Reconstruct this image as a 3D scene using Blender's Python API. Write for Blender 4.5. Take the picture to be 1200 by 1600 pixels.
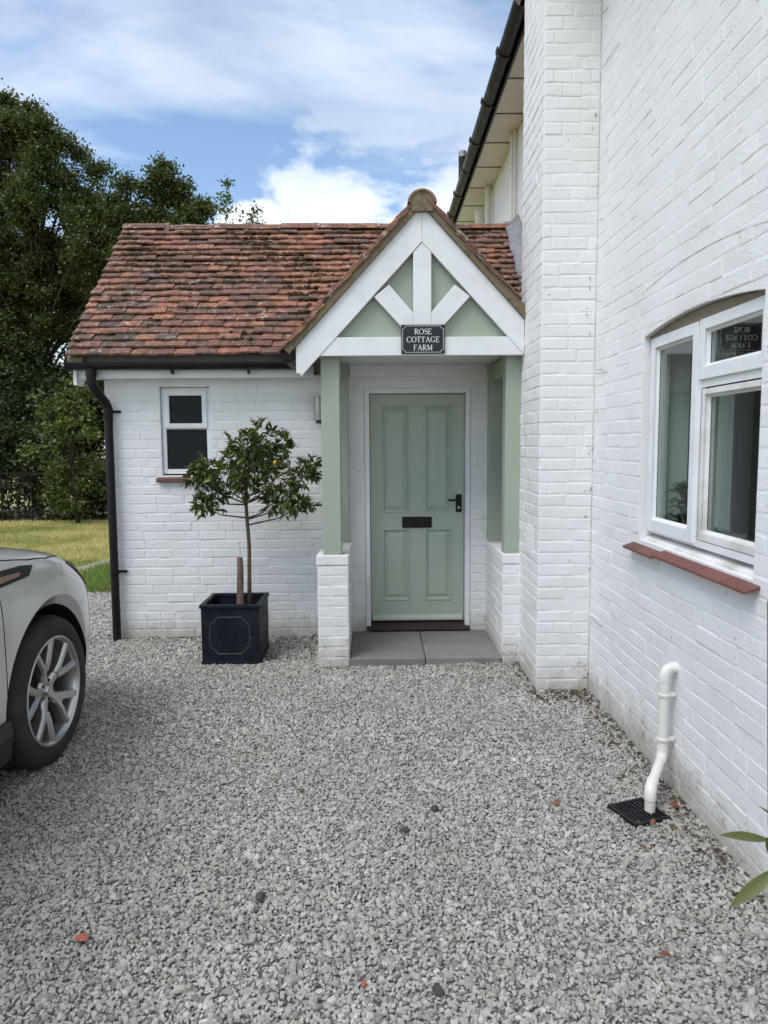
import bpy, bmesh, math, random
import numpy as np
from mathutils import Vector, Matrix, Euler, noise as mnoise

for o in list(bpy.data.objects):
    bpy.data.objects.remove(o)
S = bpy.context.scene
COL = S.collection
R = math.radians
random.seed(7)
rng = np.random.default_rng(7)

# ------------------------------------------------------------------ camera
H = 1.6
PITCH, YAW, ROLL = R(5.4), R(.5), R(.4)
fw = Vector((math.sin(YAW)*math.cos(PITCH), math.cos(YAW)*math.cos(PITCH), -math.sin(PITCH)))
r0 = Vector((math.cos(YAW), -math.sin(YAW), 0)); u0 = r0.cross(fw)
rt = r0*math.cos(ROLL) - u0*math.sin(ROLL); up = u0*math.cos(ROLL) + r0*math.sin(ROLL)
cd = bpy.data.cameras.new('camera'); cam = bpy.data.objects.new('camera', cd); COL.objects.link(cam)
cam.matrix_world = Matrix(((rt.x, up.x, -fw.x, 0), (rt.y, up.y, -fw.y, 0), (rt.z, up.z, -fw.z, H), (0, 0, 0, 1)))
cd.sensor_fit = 'VERTICAL'; cd.sensor_height = 24; cd.lens = 1110/1600*24
cd.clip_start = .05; cd.clip_end = 2000
cd.dof.use_dof = True; cd.dof.focus_distance = 5.2; cd.dof.aperture_fstop = 5.0
S.camera = cam
FPX = 1110.
def project(p):
    v = Vector(p) - Vector((0, 0, H)); d = v.dot(fw)
    if d < .05: return None
    return 600 + FPX*v.dot(rt)/d, 800 - FPX*v.dot(up)/d

# ------------------------------------------------------------------ light
SUN_AZ, SUN_EL = R(-134), R(56)          # azimuth clockwise from +Y: high on the left, behind the viewer, veiled by thin cloud
sd = Vector((math.sin(SUN_AZ)*math.cos(SUN_EL), math.cos(SUN_AZ)*math.cos(SUN_EL), math.sin(SUN_EL)))
ld = bpy.data.lights.new('sun', 'SUN'); ld.energy = 1.5; ld.angle = R(34); ld.color = (1, .985, .965)
sun = bpy.data.objects.new('sun', ld); COL.objects.link(sun)
sun.rotation_euler = sd.to_track_quat('Z', 'Y').to_euler(); sun.location = (6, 6, 12)

world = bpy.data.worlds.new('World'); S.world = world; world.use_nodes = True
def build_world():
    nt = world.node_tree; N = nt.nodes; L = nt.links; N.clear()
    out = N.new('ShaderNodeOutputWorld'); bg = N.new('ShaderNodeBackground')
    sky = N.new('ShaderNodeTexSky'); sky.sky_type = 'NISHITA'; sky.sun_disc = False
    sky.sun_elevation = SUN_EL; sky.sun_rotation = SUN_AZ; sky.air_density = 1.0; sky.dust_density = .6; sky.ozone_density = 1.5
    tc = N.new('ShaderNodeTexCoord'); sep = N.new('ShaderNodeSeparateXYZ'); L.new(tc.outputs['Generated'], sep.inputs[0])
    def math_(op, a, b=None, clamp=False):
        n = N.new('ShaderNodeMath'); n.operation = op; n.use_clamp = clamp
        for i, q in enumerate((a, b)):
            if q is None: continue
            if hasattr(q, 'links'): L.new(q, n.inputs[i])
            else: n.inputs[i].default_value = q
        return n.outputs[0]
    def ramp(src, stops):
        n = N.new('ShaderNodeValToRGB'); e = n.color_ramp.elements
        for i, (p, c) in enumerate(stops):
            el = e[i] if i < 2 else e.new(p)
            el.position = p; el.color = (c, c, c, 1)
        L.new(src, n.inputs[0]); return n.outputs[0]
    zc = math_('MAXIMUM', sep.outputs[2], 0.0)
    zp = math_('ADD', zc, .22)
    cx = math_('DIVIDE', sep.outputs[0], zp); cy = math_('DIVIDE', sep.outputs[1], zp)
    comb = N.new('ShaderNodeCombineXYZ'); L.new(cx, comb.inputs[0]); L.new(cy, comb.inputs[1])
    def cloud(vec, scale, loc, detail, rough, dist, rot=0):
        mp = N.new('ShaderNodeMapping'); mp.inputs['Location'].default_value = loc; mp.inputs['Scale'].default_value = scale
        mp.inputs['Rotation'].default_value = (0, 0, rot)
        L.new(vec, mp.inputs[0]); n = N.new('ShaderNodeTexNoise'); L.new(mp.outputs[0], n.inputs['Vector'])
        n.inputs['Scale'].default_value = 1; n.inputs['Detail'].default_value = detail
        n.inputs['Roughness'].default_value = rough; n.inputs['Distortion'].default_value = dist
        return n.outputs[0]
    # high veil of thin cloud, streaked
    veil = cloud(comb.outputs[0], (.62, 1.15, 1), CLOUD[0], 8, .56, .45, .55)
    veil = ramp(veil, ((.39, 0), (.49, .55), (.63, 1)))
    # heaped cloud low down
    cum = cloud(tc.outputs['Generated'], (3.4, 3.4, 6.5), CLOUD[1], 10, .54, .2)
    cum = ramp(cum, ((.50, 0), (.545, .85), (.60, 1)))
    low = ramp(sep.outputs[2], ((.30, 1), (.48, .0)))
    cum = math_('MULTIPLY', cum, low)
    shade = cloud(tc.outputs['Generated'], (3.4, 3.4, 6.5), (CLOUD[1][0], CLOUD[1][1], CLOUD[1][2]+.22), 5, .5, .2)
    shade = ramp(shade, ((.40, .96), (.66, .70)))
    mask = math_('MAXIMUM', math_('MULTIPLY', veil, .9), cum, True)
    bright = math_('MULTIPLY', shade, CLOUD_LUM)
    vm = N.new('ShaderNodeVectorMath'); vm.operation = 'SCALE'; vm.inputs[0].default_value = (.90, .965, 1.03); L.new(bright, vm.inputs['Scale'])
    mx = N.new('ShaderNodeMix'); mx.data_type = 'RGBA'
    L.new(mask, mx.inputs['Factor']); L.new(sky.outputs[0], mx.inputs['A']); L.new(vm.outputs[0], mx.inputs['B'])
    bg.inputs['Strength'].default_value = SKY_STRENGTH
    L.new(mx.outputs['Result'], bg.inputs['Color']); L.new(bg.outputs[0], out.inputs[0])
CLOUD = ((19.5, .11, 0), (2.77, 6.65, 2.04))
CLOUD_LUM, SKY_STRENGTH = 6.4, .15
build_world()

S.render.engine = 'CYCLES'
S.view_settings.view_transform = 'Standard'; S.view_settings.look = 'None'
S.view_settings.exposure = .52; S.view_settings.gamma = 1; S.view_settings.use_curve_mapping = False
S.cycles.use_denoising = True
try: S.cycles.denoiser = 'OPENIMAGEDENOISE'
except Exception: pass
S.cycles.max_bounces = 5; S.cycles.diffuse_bounces = 3; S.cycles.glossy_bounces = 3; S.cycles.transparent_max_bounces = 10
S.cycles.use_adaptive_sampling = True; S.cycles.adaptive_threshold = .02; S.cycles.sample_clamp_indirect = 6; S.cycles.caustics_reflective = False; S.cycles.caustics_refractive = False

# ------------------------------------------------------------------ helpers
class MB:
    def __init__(s): s.v = []; s.f = []
    def add(s, vs, fs):
        o = len(s.v); s.v += [tuple(v) for v in vs]; s.f += [tuple(i+o for i in f) for f in fs]; return s
    def box(s, x0, x1, y0, y1, z0, z1):
        vs = [(x, y, z) for z in (z0, z1) for y in (y0, y1) for x in (x0, x1)]
        return s.add(vs, [(0, 2, 3, 1), (4, 5, 7, 6), (0, 1, 5, 4), (2, 6, 7, 3), (0, 4, 6, 2), (1, 3, 7, 5)])
    def bar(s, a, b, w, h, upv=(0, 0, 1)):
        a, b = Vector(a), Vector(b); d = (b-a).normalized(); sx = d.cross(Vector(upv)).normalized(); sy = sx.cross(d)
        vs = [p + sx*i*w/2 + sy*j*h/2 for p in (a, b) for j in (-1, 1) for i in (-1, 1)]
        return s.add(vs, [(0, 2, 3, 1), (4, 5, 7, 6), (0, 1, 5, 4), (2, 6, 7, 3), (0, 4, 6, 2), (1, 3, 7, 5)])
    def prism(s, poly, fn, d0, d1):
        n = len(poly)
        vs = [fn(a, b, d0) for a, b in poly] + [fn(a, b, d1) for a, b in poly]
        return s.add(vs, [tuple(range(n-1, -1, -1)), tuple(range(n, 2*n))] + [(i, (i+1) % n, n+(i+1) % n, n+i) for i in range(n)])
    def tube(s, pts, r, n=12, cap=True):
        pts = [Vector(p) for p in pts]; rs = r if isinstance(r, (list, tuple)) else [r]*len(pts)
        ref = None; rings = []
        for i, p in enumerate(pts):
            d = (pts[min(i+1, len(pts)-1)] - pts[max(i-1, 0)]).normalized()
            if ref is None: ref = d.orthogonal().normalized()
            ref = (ref - d*ref.dot(d)).normalized(); q = d.cross(ref)
            rings.append([p + (ref*math.cos(2*math.pi*k/n) + q*math.sin(2*math.pi*k/n))*rs[i] for k in range(n)])
        vs = [v for rg in rings for v in rg]; fs = []
        for i in range(len(pts)-1):
            for k in range(n):
                fs.append((i*n+k, i*n+(k+1) % n, (i+1)*n+(k+1) % n, (i+1)*n+k))
        if cap: fs += [tuple(range(n-1, -1, -1)), tuple(range((len(pts)-1)*n, len(pts)*n))]
        return s.add(vs, fs)
    def lathe(s, prof, n, fn, closed=False):
        """prof: (radius, height) pairs; fn(c, s, h) -> point"""
        m = len(prof)
        vs = [fn(r*math.cos(2*math.pi*k/n), r*math.sin(2*math.pi*k/n), h) for k in range(n) for r, h in prof]
        fs = []
        for k in range(n):
            for j in range(m if closed else m-1):
                a, b = k*m+j, k*m+(j+1) % m; c, d = ((k+1) % n)*m+(j+1) % m, ((k+1) % n)*m+j
                fs.append((a, b, c, d))
        return s.add(vs, fs)
    def mesh(s, name, mat, smooth=False):
        me = bpy.data.meshes.new(name); me.from_pydata(s.v, [], s.f)
        if mat: me.materials.append(mat)
        if smooth: me.polygons.foreach_set('use_smooth', [True]*len(me.polygons))
        bm = bmesh.new(); bm.from_mesh(me); bmesh.ops.recalc_face_normals(bm, faces=bm.faces); bm.to_mesh(me); bm.free()
        return me
    def build(s, name, mat, parent=None, smooth=False, bevel=0, seg=2, kind=None, auto=None):
        return link(name, s.mesh(name, mat, smooth or auto is not None), parent, bevel, seg, kind, auto)

BASE = {}
def link(name, me, parent=None, bevel=0, seg=2, kind=None, auto=None):
    o = bpy.data.objects.new(name, me); COL.objects.link(o)
    if parent is not None: adopt(o, parent)
    if auto is not None:
        try: me.set_sharp_from_angle(angle=R(auto))
        except Exception: pass
    if bevel:
        m = o.modifiers.new('bevel', 'BEVEL'); m.width = bevel; m.segments = seg; m.limit_method = 'ANGLE'; m.angle_limit = R(35)
        m.harden_normals = False
    if kind: o['kind'] = kind
    return o
def adopt(o, parent):
    o.parent = parent
    b = BASE.get(parent.name)
    if b is not None: o.matrix_parent_inverse = Matrix.Translation(-b)
def thing(name, label, cat, loc, group=None, rotz=0, local=False):
    o = bpy.data.objects.new(name, None); COL.objects.link(o); o.location = loc; o.rotation_euler = (0, 0, rotz)
    o.empty_display_size = .2
    if not local: BASE[o.name] = Vector(loc)
    return tag(o, label, cat, group)
def tag(o, label, cat, group=None):
    o['label'] = label; o['category'] = cat
    if group: o['group'] = group
    return o
def sheet(pts, name, mat, kind='structure'):
    me = bpy.data.meshes.new(name); me.from_pydata(pts, [], [tuple(range(len(pts)))]); me.materials.append(mat)
    o = link(name, me); o['kind'] = kind; return o

# ------------------------------------------------------------------ materials
class NT:
    def __init__(s, name):
        s.m = bpy.data.materials.new(name); s.m.use_nodes = True; s.t = s.m.node_tree
        s.b = s.t.nodes['Principled BSDF']; s.out = s.t.nodes['Material Output']
        s.geo = None
    def n(s, t): return s.t.nodes.new(t)
    def l(s, a, b): s.t.links.new(a, b)
    def pos(s):
        if s.geo is None: s.geo = s.n('ShaderNodeNewGeometry')
        return s.geo.outputs['Position']
    def objc(s): return s.n('ShaderNodeTexCoord').outputs['Object']
    def noise(s, scale, detail=4, rough=.55, vec=None, stretch=None, dist=0):
        n = s.n('ShaderNodeTexNoise'); v = vec if vec is not None else s.pos()
        if stretch:
            mp = s.n('ShaderNodeMapping'); mp.inputs['Scale'].default_value = stretch; s.l(v, mp.inputs[0]); v = mp.outputs[0]
        s.l(v, n.inputs['Vector']); n.inputs['Scale'].default_value = scale; n.inputs['Detail'].default_value = detail
        n.inputs['Roughness'].default_value = rough; n.inputs['Distortion'].default_value = dist
        return n.outputs[0]
    def ramp(s, src, stops, interp='LINEAR'):
        n = s.n('ShaderNodeValToRGB'); n.color_ramp.interpolation = interp; e = n.color_ramp.elements
        for i, (p, c) in enumerate(stops):
            el = e[i] if i < 2 else e.new(p)
            el.position = p; el.color = (*c, 1) if isinstance(c, (tuple, list)) else (c, c, c, 1)
        s.l(src, n.inputs[0]); return n.outputs[0]
    def mix(s, f, a, b, mode='MIX'):
        n = s.n('ShaderNodeMix'); n.data_type = 'RGBA'; n.blend_type = mode
        for k, q in (('Factor', f), ('A', a), ('B', b)):
            if hasattr(q, 'links'): s.l(q, n.inputs[k])
            elif k == 'Factor': n.inputs[k].default_value = q
            else: n.inputs[k].default_value = (*q, 1)
        return n.outputs['Result']
    def math(s, op, a, b=None, clamp=False):
        n = s.n('ShaderNodeMath'); n.operation = op; n.use_clamp = clamp
        for i, q in enumerate((a, b)):
            if q is None: continue
            if hasattr(q, 'links'): s.l(q, n.inputs[i])
            else: n.inputs[i].default_value = q
        return n.outputs[0]
    def rand(s):
        """one random number per loose piece: objects and islands alike"""
        oi = s.n('ShaderNodeObjectInfo'); s.pos()
        a = s.math('ADD', oi.outputs['Random'], s.geo.outputs['Random Per Island'])
        return s.math('FRACT', a)
    def z(s):
        n = s.n('ShaderNodeSeparateXYZ'); s.l(s.pos(), n.inputs[0]); return n.outputs[2]
    def bump(s, h, strength, dist, prev=None):
        n = s.n('ShaderNodeBump'); n.inputs['Strength'].default_value = strength; n.inputs['Distance'].default_value = dist
        s.l(h, n.inputs['Height'])
        if prev is not None: s.l(prev, n.inputs['Normal'])
        return n.outputs[0]
    def set(s, color=None, rough=None, normal=None, **kw):
        for k, q in (('Base Color', color), ('Roughness', rough), ('Normal', normal)):
            if q is None: continue
            if hasattr(q, 'links'): s.l(q, s.b.inputs[k])
            elif k == 'Base Color': s.b.inputs[k].default_value = (*q, 1)
            else: s.b.inputs[k].default_value = q
        for k, q in kw.items(): s.b.inputs[k.replace('_', ' ').capitalize() if k not in ('IOR',) else k].default_value = q
        return s.m

def painted_masonry(name, rough_scale, rough_str, base=(.80, .80, .79), wear=.5):
    m = NT(name)
    tint = m.ramp(m.rand(), ((0, .955), (1, 1.0)))
    c = m.mix(1.0, base, tint, 'MULTIPLY')
    blot = m.ramp(m.noise(2.2, 3, .6), ((.38, 0), (.72, 1)))
    c = m.mix(m.math('MULTIPLY', blot, .30), c, (.66, .655, .62))
    # worn, dirty paint close to the ground
    zz = m.math('ADD', m.z(), m.math('MULTIPLY', m.noise(7, 3, .7), .36))
    low = m.ramp(zz, ((.20, 1), (.40, 0)))
    c = m.mix(m.math('MULTIPLY', low, wear), c, (.40, .37, .28))
    fl = m.math('MULTIPLY', m.ramp(m.noise(26, 4, .7), ((.60, 0), (.64, 1))), m.ramp(zz, ((.22, 1), (.55, 0))))
    c = m.mix(m.math('MULTIPLY', fl, .8), c, (.30, .20, .15))
    # chips and specks
    sp = m.ramp(m.noise(38, 2, .6), ((.72, 0), (.75, 1)))
    c = m.mix(m.math('MULTIPLY', sp, .75), c, (.20, .18, .15))
    f1 = m.noise(rough_scale, 3, .65); f3 = m.noise(9, 2, .5)
    patch = m.ramp(m.noise(3.1, 2, .5), ((.35, .25), (.65, 1)))
    f1 = m.math('MULTIPLY', f1, patch)
    b = m.bump(f3, .35, .010); b = m.bump(f1, rough_str, .0045, b)
    return m.set(c, .6, b)
M_WALL = painted_masonry('white painted brick', 75, .5, (.83, .83, .825), wear=.7)
M_HOUSE = painted_masonry('white painted rough brick', 95, .85, (.84, .84, .84), .75)

def paint(name, col, rough=.45, bump=.15, dirt=.12, dcol=(.30, .30, .26), grain=None):
    m = NT(name)
    d = m.ramp(m.noise(5, 6, .65), ((.45, 0), (.8, 1)))
    c = m.mix(m.math('MULTIPLY', d, dirt*2), col, dcol)
    sp = m.ramp(m.noise(60, 2, .5), ((.76, 0), (.79, 1)))
    c = m.mix(m.math('MULTIPLY', sp, min(1, dirt*4)), c, dcol)
    b = m.bump(m.noise(40, 4, .6, stretch=grain), bump, .003)
    return m.set(c, m.ramp(m.noise(9, 4), ((.3, rough-.08), (.7, rough+.12))), b)
M_WHITE = paint('white gloss timber', (.80, .81, .82), .38, .22, .11)
M_WORN = paint('flaking white timber', (.78, .78, .76), .45, .4, .35, (.26, .22, .16))
M_SAGE = paint('sage green timber', (.37, .41, .325), .42, .35, .09, (.24, .28, .2), (2.2, 2.2, .18))
M_DOOR = paint('sage green door', (.42, .47, .385), .38, .30, .08, (.22, .27, .2), (2.2, 2.2, .18))
M_BLACK = paint('black plastic', (.010, .010, .012), .38, .1, .06, (.08, .08, .075))
M_IRON = paint('black ironmongery', (.010, .010, .012), .4, .1, .03)
for mm in (M_BLACK, M_IRON): mm.node_tree.nodes['Principled BSDF'].inputs['Specular IOR Level'].default_value = .22
M_CREAM = paint('aged soffit board', (.70, .68, .60), .6, .2, .16, (.34, .30, .22))
M_PVC = paint('white waste pipe', (.74, .73, .67), .35, .06, .14, (.40, .37, .28))
M_STEEL = paint('brushed steel lamp', (.35, .35, .33), .35, .1, .1); M_STEEL.node_tree.nodes['Principled BSDF'].inputs['Metallic'].default_value = .8
M_LEAD = paint('lead flashing', (.22, .23, .24), .55, .5, .3, (.42, .42, .40))
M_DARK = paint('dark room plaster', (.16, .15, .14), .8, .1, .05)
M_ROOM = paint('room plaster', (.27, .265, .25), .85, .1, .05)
M_CURTAIN = paint('pale grey curtain', (.62, .63, .62), .9, .2)
M_HEAD = paint('stained head board', (.22, .18, .13), .7, .4, .3, (.10, .08, .06))
M_THRESH = paint('dark hardwood sill', (.035, .018, .015), .5, .3, .2, (.02, .015, .012))

def mk_quarry():
    m = NT('red quarry tile')
    c = m.ramp(m.rand(), ((0, (.115, .042, .033)), (1, (.185, .066, .050))))
    c = m.mix(m.ramp(m.noise(30, 5, .6), ((.5, 0), (.8, .5))), c, (.16, .10, .085))
    return m.set(c, .6, m.bump(m.noise(120, 4), .4, .002))
M_QUARRY = mk_quarry()

def mk_tile():
    m = NT('old clay roof tile')
    r = m.rand()
    c = m.ramp(r, ((0, (.18, .09, .066)), (.16, (.40, .17, .095)), (.34, (.52, .225, .12)), (.48, (.27, .12, .082)),
                   (.62, (.155, .095, .082)), (.76, (.47, .19, .11)), (.9, (.22, .10, .078)), (1, (.13, .088, .078))))
    big = m.ramp(m.noise(1.1, 4, .6), ((.38, 0), (.64, 1)))
    c = m.mix(m.math('MULTIPLY', big, .45), c, (.095, .064, .054))
    c = m.mix(m.ramp(m.noise(26, 4, .7), ((.40, 0), (.66, .85))), c, (.07, .046, .038))
    li = m.ramp(m.noise(19, 6, .72), ((.555, 0), (.63, 1)))
    pale = m.ramp(m.noise(3.6, 3, .6), ((.40, 0), (.58, 1)))
    c = m.mix(m.math('MULTIPLY', m.math('MULTIPLY', li, pale), .9), c, (.50, .45, .39))
    mo = m.ramp(m.noise(5.5, 6, .72), ((.53, 0), (.60, 1)))
    c = m.mix(m.math('MULTIPLY', mo, .70), c, (.060, .050, .026))
    b = m.bump(m.noise(55, 6, .65), .7, .005); b = m.bump(m.noise(14, 3), .5, .008, b)
    return m.set(c, .85, b)
M_TILE = mk_tile()
def mk_moss():
    m = NT('moss'); c = m.ramp(m.noise(40, 4), ((.35, (.035, .032, .012)), (.7, (.10, .085, .028))))
    return m.set(c, .95, m.bump(m.noise(220, 3), .9, .006))
M_MOSS = mk_moss()
def mk_mortar():
    m = NT('verge mortar'); c = m.ramp(m.noise(14, 7, .7), ((.35, (.10, .075, .045)), (.5, (.20, .155, .095)), (.68, (.145, .13, .062))))
    return m.set(c, .9, m.bump(m.noise(70, 6), .9, .006))
M_MORTAR = mk_mortar()
def mk_ridge():
    m = NT('weathered ridge tile'); c = m.ramp(m.noise(16, 5, .7), ((.35, (.15, .085, .05)), (.52, (.27, .17, .10)), (.68, (.20, .16, .085))))
    return m.set(c, .9, m.bump(m.noise(60, 4), .7, .005))
M_RIDGE = mk_ridge()
def mk_slab():
    m = NT('grey stone slab')
    c = m.ramp(m.rand(), ((0, (.20, .19, .175)), (1, (.245, .235, .22))))
    c = m.mix(m.ramp(m.noise(8, 7, .7), ((.4, 0), (.7, .6))), c, (.15, .14, .125))
    c = m.mix(m.ramp(m.noise(90, 3), ((.62, 0), (.7, .5))), c, (.32, .31, .29))
    return m.set(c, .8, m.bump(m.noise(110, 6, .65), .5, .003))
M_SLAB = mk_slab()

def mk_pebble():
    m = NT('grey limestone chippings')
    oi = m.n('ShaderNodeObjectInfo'); r = oi.outputs['Random']
    c = m.ramp(r, ((0, (.19, .182, .162)), (.14, (.33, .317, .285)), (.30, (.47, .453, .408)), (.46, (.37, .357, .322)), (.60, (.55, .53, .48)),
                   (.72, (.42, .40, .345)), (.84, (.62, .602, .555)), (.90, (.36, .34, .285)), (.95, (.22, .21, .19)), (.985, (.12, .115, .105)), (1, (.06, .058, .055))))
    c = m.mix(m.ramp(m.noise(1.1, 3, .65), ((.36, .0), (.72, .6))), c, (.29, .275, .235))
    c = m.mix(m.ramp(m.noise(120, 3, .6), ((.4, 0), (.75, .4))), c, (.27, .258, .232))
    return m.set(c, .82)
M_PEBBLE = mk_pebble()
def mk_bed():
    m = NT('gravel bed'); c = m.ramp(m.noise(60, 6, .7), ((.35, (.13, .123, .108)), (.5, (.26, .248, .22)), (.7, (.40, .385, .34))))
    return m.set(c, .95, m.bump(m.noise(70, 4), 1, .02))
M_BED = mk_bed()
def mk_grass(name, a, b, dry, k):
    m = NT(name); c = m.ramp(m.rand(), ((0, a), (1, b)))
    c = m.mix(m.ramp(m.noise(.55, 5, .65), ((.36, 0), (.60, k))), c, dry)
    m.set(c, .8); return m.m
M_LAWN = mk_grass('mown lawn', (.19, .23, .045), (.31, .33, .08), (.62, .53, .22), .85)  # dry straw tone, with sunlight on the lawn put into the brighter colours
M_TALL = mk_grass('rough grass', (.12, .20, .03), (.22, .33, .06), (.38, .36, .11), .3)
def mk_field():
    m = NT('ripe field'); return m.set(m.ramp(m.noise(.4, 5), ((.3, (.36, .25, .11)), (.7, (.46, .34, .17)))), .9)
M_FIELD = mk_field()
def mk_path():
    m = NT('pale path'); return m.set(m.ramp(m.noise(9, 6, .7), ((.3, (.27, .24, .18)), (.7, (.40, .36, .28)))), .95, m.bump(m.noise(50, 5), .8, .01))
M_PATH = mk_path()

def leaf_mat(name, stops, gloss=.45, trans=.28):
    m = NT(name); c = m.ramp(m.rand(), stops)
    m.set(c, gloss)
    tr = m.n('ShaderNodeBsdfTranslucent'); m.l(m.mix(1, c, (1.3, 1.5, .5), 'MULTIPLY'), tr.inputs['Color'])
    mx = m.n('ShaderNodeMixShader'); mx.inputs[0].default_value = trans
    m.l(m.b.outputs[0], mx.inputs[1]); m.l(tr.outputs[0], mx.inputs[2]); m.l(mx.outputs[0], m.out.inputs[0])
    return m.m
M_LEAF_A = leaf_mat('alder leaf', ((0, (.034, .052, .013)), (.5, (.060, .082, .021)), (.88, (.095, .115, .031)), (1, (.15, .16, .048))), .48)
M_LEAF_B = leaf_mat('shaded hedge leaf', ((0, (.018, .032, .009)), (.6, (.032, .050, .014)), (1, (.06, .08, .02))))  # shade below the trees is put into these darker leaf colours
M_LEAF_C = leaf_mat('bright shrub leaf', ((0, (.045, .072, .015)), (.6, (.085, .118, .024)), (1, (.17, .19, .045))))
M_LEAF_T = leaf_mat('glossy bay leaf', ((0, (.028, .050, .013)), (.45, (.055, .088, .022)), (.78, (.11, .15, .036)), (1, (.25, .26, .06))), .34, .22)
M_LEAF_F = leaf_mat('shrub leaf', ((0, (.10, .125, .035)), (1, (.15, .17, .055))), .45, .25)
def mk_bark(name, a, b):
    m = NT(name); return m.set(m.ramp(m.noise(18, 6, .7, stretch=(1, 1, .25)), ((.35, a), (.7, b))), .9, m.bump(m.noise(30, 6, stretch=(1, 1, .3)), .8, .01))
M_BARK = mk_bark('bark', (.020, .016, .012), (.055, .045, .032))
M_STEM = mk_bark('young bark', (.05, .042, .025), (.12, .10, .06))
M_STAKE = mk_bark('weathered stake', (.09, .045, .032), (.28, .19, .15))
def mk_planter():
    m = NT('black fibre planter'); c = m.ramp(m.noise(7, 6, .65), ((.35, (.006, .008, .014)), (.75, (.017, .020, .030))))
    return m.set(c, m.ramp(m.noise(12, 5), ((.3, .42), (.7, .62))), m.bump(m.noise(60, 4), .3, .002))
M_PLANTER = mk_planter(); M_PLANTER.node_tree.nodes['Principled BSDF'].inputs['Specular IOR Level'].default_value = .2
def mk_soil():
    m = NT('soil'); return m.set(m.ramp(m.noise(40, 6), ((.3, (.02, .014, .01)), (.7, (.06, .045, .03)))), .95, m.bump(m.noise(60, 5), 1, .02))
M_SOIL = mk_soil()
def mk_glass():
    m = NT('window glass'); t = m.t; t.nodes.remove(m.b)
    g = m.n('ShaderNodeBsdfGlossy'); g.inputs['Roughness'].default_value = .004; g.inputs['Color'].default_value = (.95, .97, 1, 1)
    tr = m.n('ShaderNodeBsdfTransparent'); tr.inputs['Color'].default_value = (.86, .90, .88, 1)
    fr = m.n('ShaderNodeFresnel'); fr.inputs['IOR'].default_value = 1.95
    mx = m.n('ShaderNodeMixShader'); m.pos(); m.l(m.math('MULTIPLY', fr.outputs[0], m.math('SUBTRACT', 1.0, m.geo.outputs['Backfacing'])), mx.inputs[0]); m.l(tr.outputs[0], mx.inputs[1]); m.l(g.outputs[0], mx.inputs[2])
    m.l(mx.outputs[0], m.out.inputs[0]); return m.m
M_GLASS = mk_glass()
def mk_obscure():
    m = NT('obscure glass'); v = m.n('ShaderNodeTexVoronoi'); v.inputs['Scale'].default_value = 70; m.l(m.pos(), v.inputs['Vector'])
    m.b.inputs['Specular IOR Level'].default_value = .18
    return m.set((.010, .011, .011), .25, m.bump(v.outputs[0], .6, .004))
M_OBSCURE = mk_obscure()
def simple(name, col, rough=.5, metal=0, **kw):
    m = NT(name); m.set(col, rough); m.b.inputs['Metallic'].default_value = metal
    for k, q in kw.items(): m.b.inputs[k].default_value = q
    return m.m
M_CARPAINT = simple('silver car paint', (.58, .572, .54), .32, .35, **{'Coat Weight': 1.0, 'Coat Roughness': .04})
M_RUBBER = paint('tyre rubber', (.018, .018, .018), .72, .2, .25, (.07, .065, .06))
M_ALLOY = simple('silver alloy', (.50, .50, .50), .28, .85)
M_ALLOYD = simple('dark brake metal', (.05, .05, .052), .5, .6)
M_CARBLACK = simple('black car trim', (.010, .010, .011), .35)
M_ARCH = simple('arch liner', (.006, .006, .006), .8)
M_LAMP = simple('head lamp lens', (.05, .055, .06), .06, .2, **{'Coat Weight': 1.0})
M_COPPER = simple('copper trim', (.42, .25, .18), .3, .6)
M_CARGLASS = simple('car glass', (.012, .014, .015), .04, 0, **{'Coat Weight': 1.0})
M_SLATE = simple('black sign plate', (.008, .009, .012), .35)
M_LETTER = simple('white lettering', (.74, .74, .72), .5)
M_DSTONE = simple('dark stone', (.045, .045, .048), .7)
M_REDSTONE = simple('red brick chip', (.36, .12, .075), .85)
M_DRYLEAF = leaf_mat('dry leaf', ((0, (.16, .05, .03)), (1, (.24, .10, .05))), .7, .1)
M_LITTER = leaf_mat('dead leaf scraps', ((0, (.03, .022, .016)), (.6, (.085, .055, .035)), (1, (.17, .09, .05))), .8, .05)
M_FRUIT = simple('yellow fruit', (.55, .27, .03), .45)

# ------------------------------------------------------------------ brick work
def brick_mesh(name, L_, h, seed, mat, proud=.004):
    """one painted brick face: rounded front, irregular arrises; front looks along local -Y"""
    rd = random.Random(seed); nx, nz = 4, 4
    bx, bz = .006/L_, .006/h; xs = [0, bx, 1-bx, 1]; zs = [0, bz, 1-bz, 1]
    vs = []; fs = []; sk = (rd.uniform(-.0025, .0025), rd.uniform(-.0025, .0025))
    for j in range(nz):
        for i in range(nx):
            edge = (i in (0, nx-1)) or (j in (0, nz-1))
            x = (xs[i]-.5)*L_ + rd.uniform(-.0028, .0028); z = (zs[j]-.5)*h + rd.uniform(-.002, .002) + (sk[0] if xs[i] < .5 else sk[1])
            y = -proud*(.35 if edge else 1) + rd.uniform(-.0005, .0005)
            vs.append((x, y, z))
    for j in range(nz-1):
        for i in range(nx-1):
            a = j*nx+i; fs.append((a, a+1, a+nx+1, a+nx))
    per = [i for i in range(nx)] + [j*nx+nx-1 for j in range(1, nz)] + [(nz-1)*nx+i for i in range(nx-2, -1, -1)] + [j*nx for j in range(nz-2, 0, -1)]
    o = len(vs)
    for k in per:
        x, y, z = vs[k]; vs.append((x*1.01, .006, z*1.035))
    n = len(per)
    for k in range(n):
        fs.append((per[k], o+k, o+(k+1) % n, per[(k+1) % n]))
    me = bpy.data.meshes.new(name); me.from_pydata(vs, [], fs); me.materials.append(mat)
    me.update()
    return me
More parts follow.
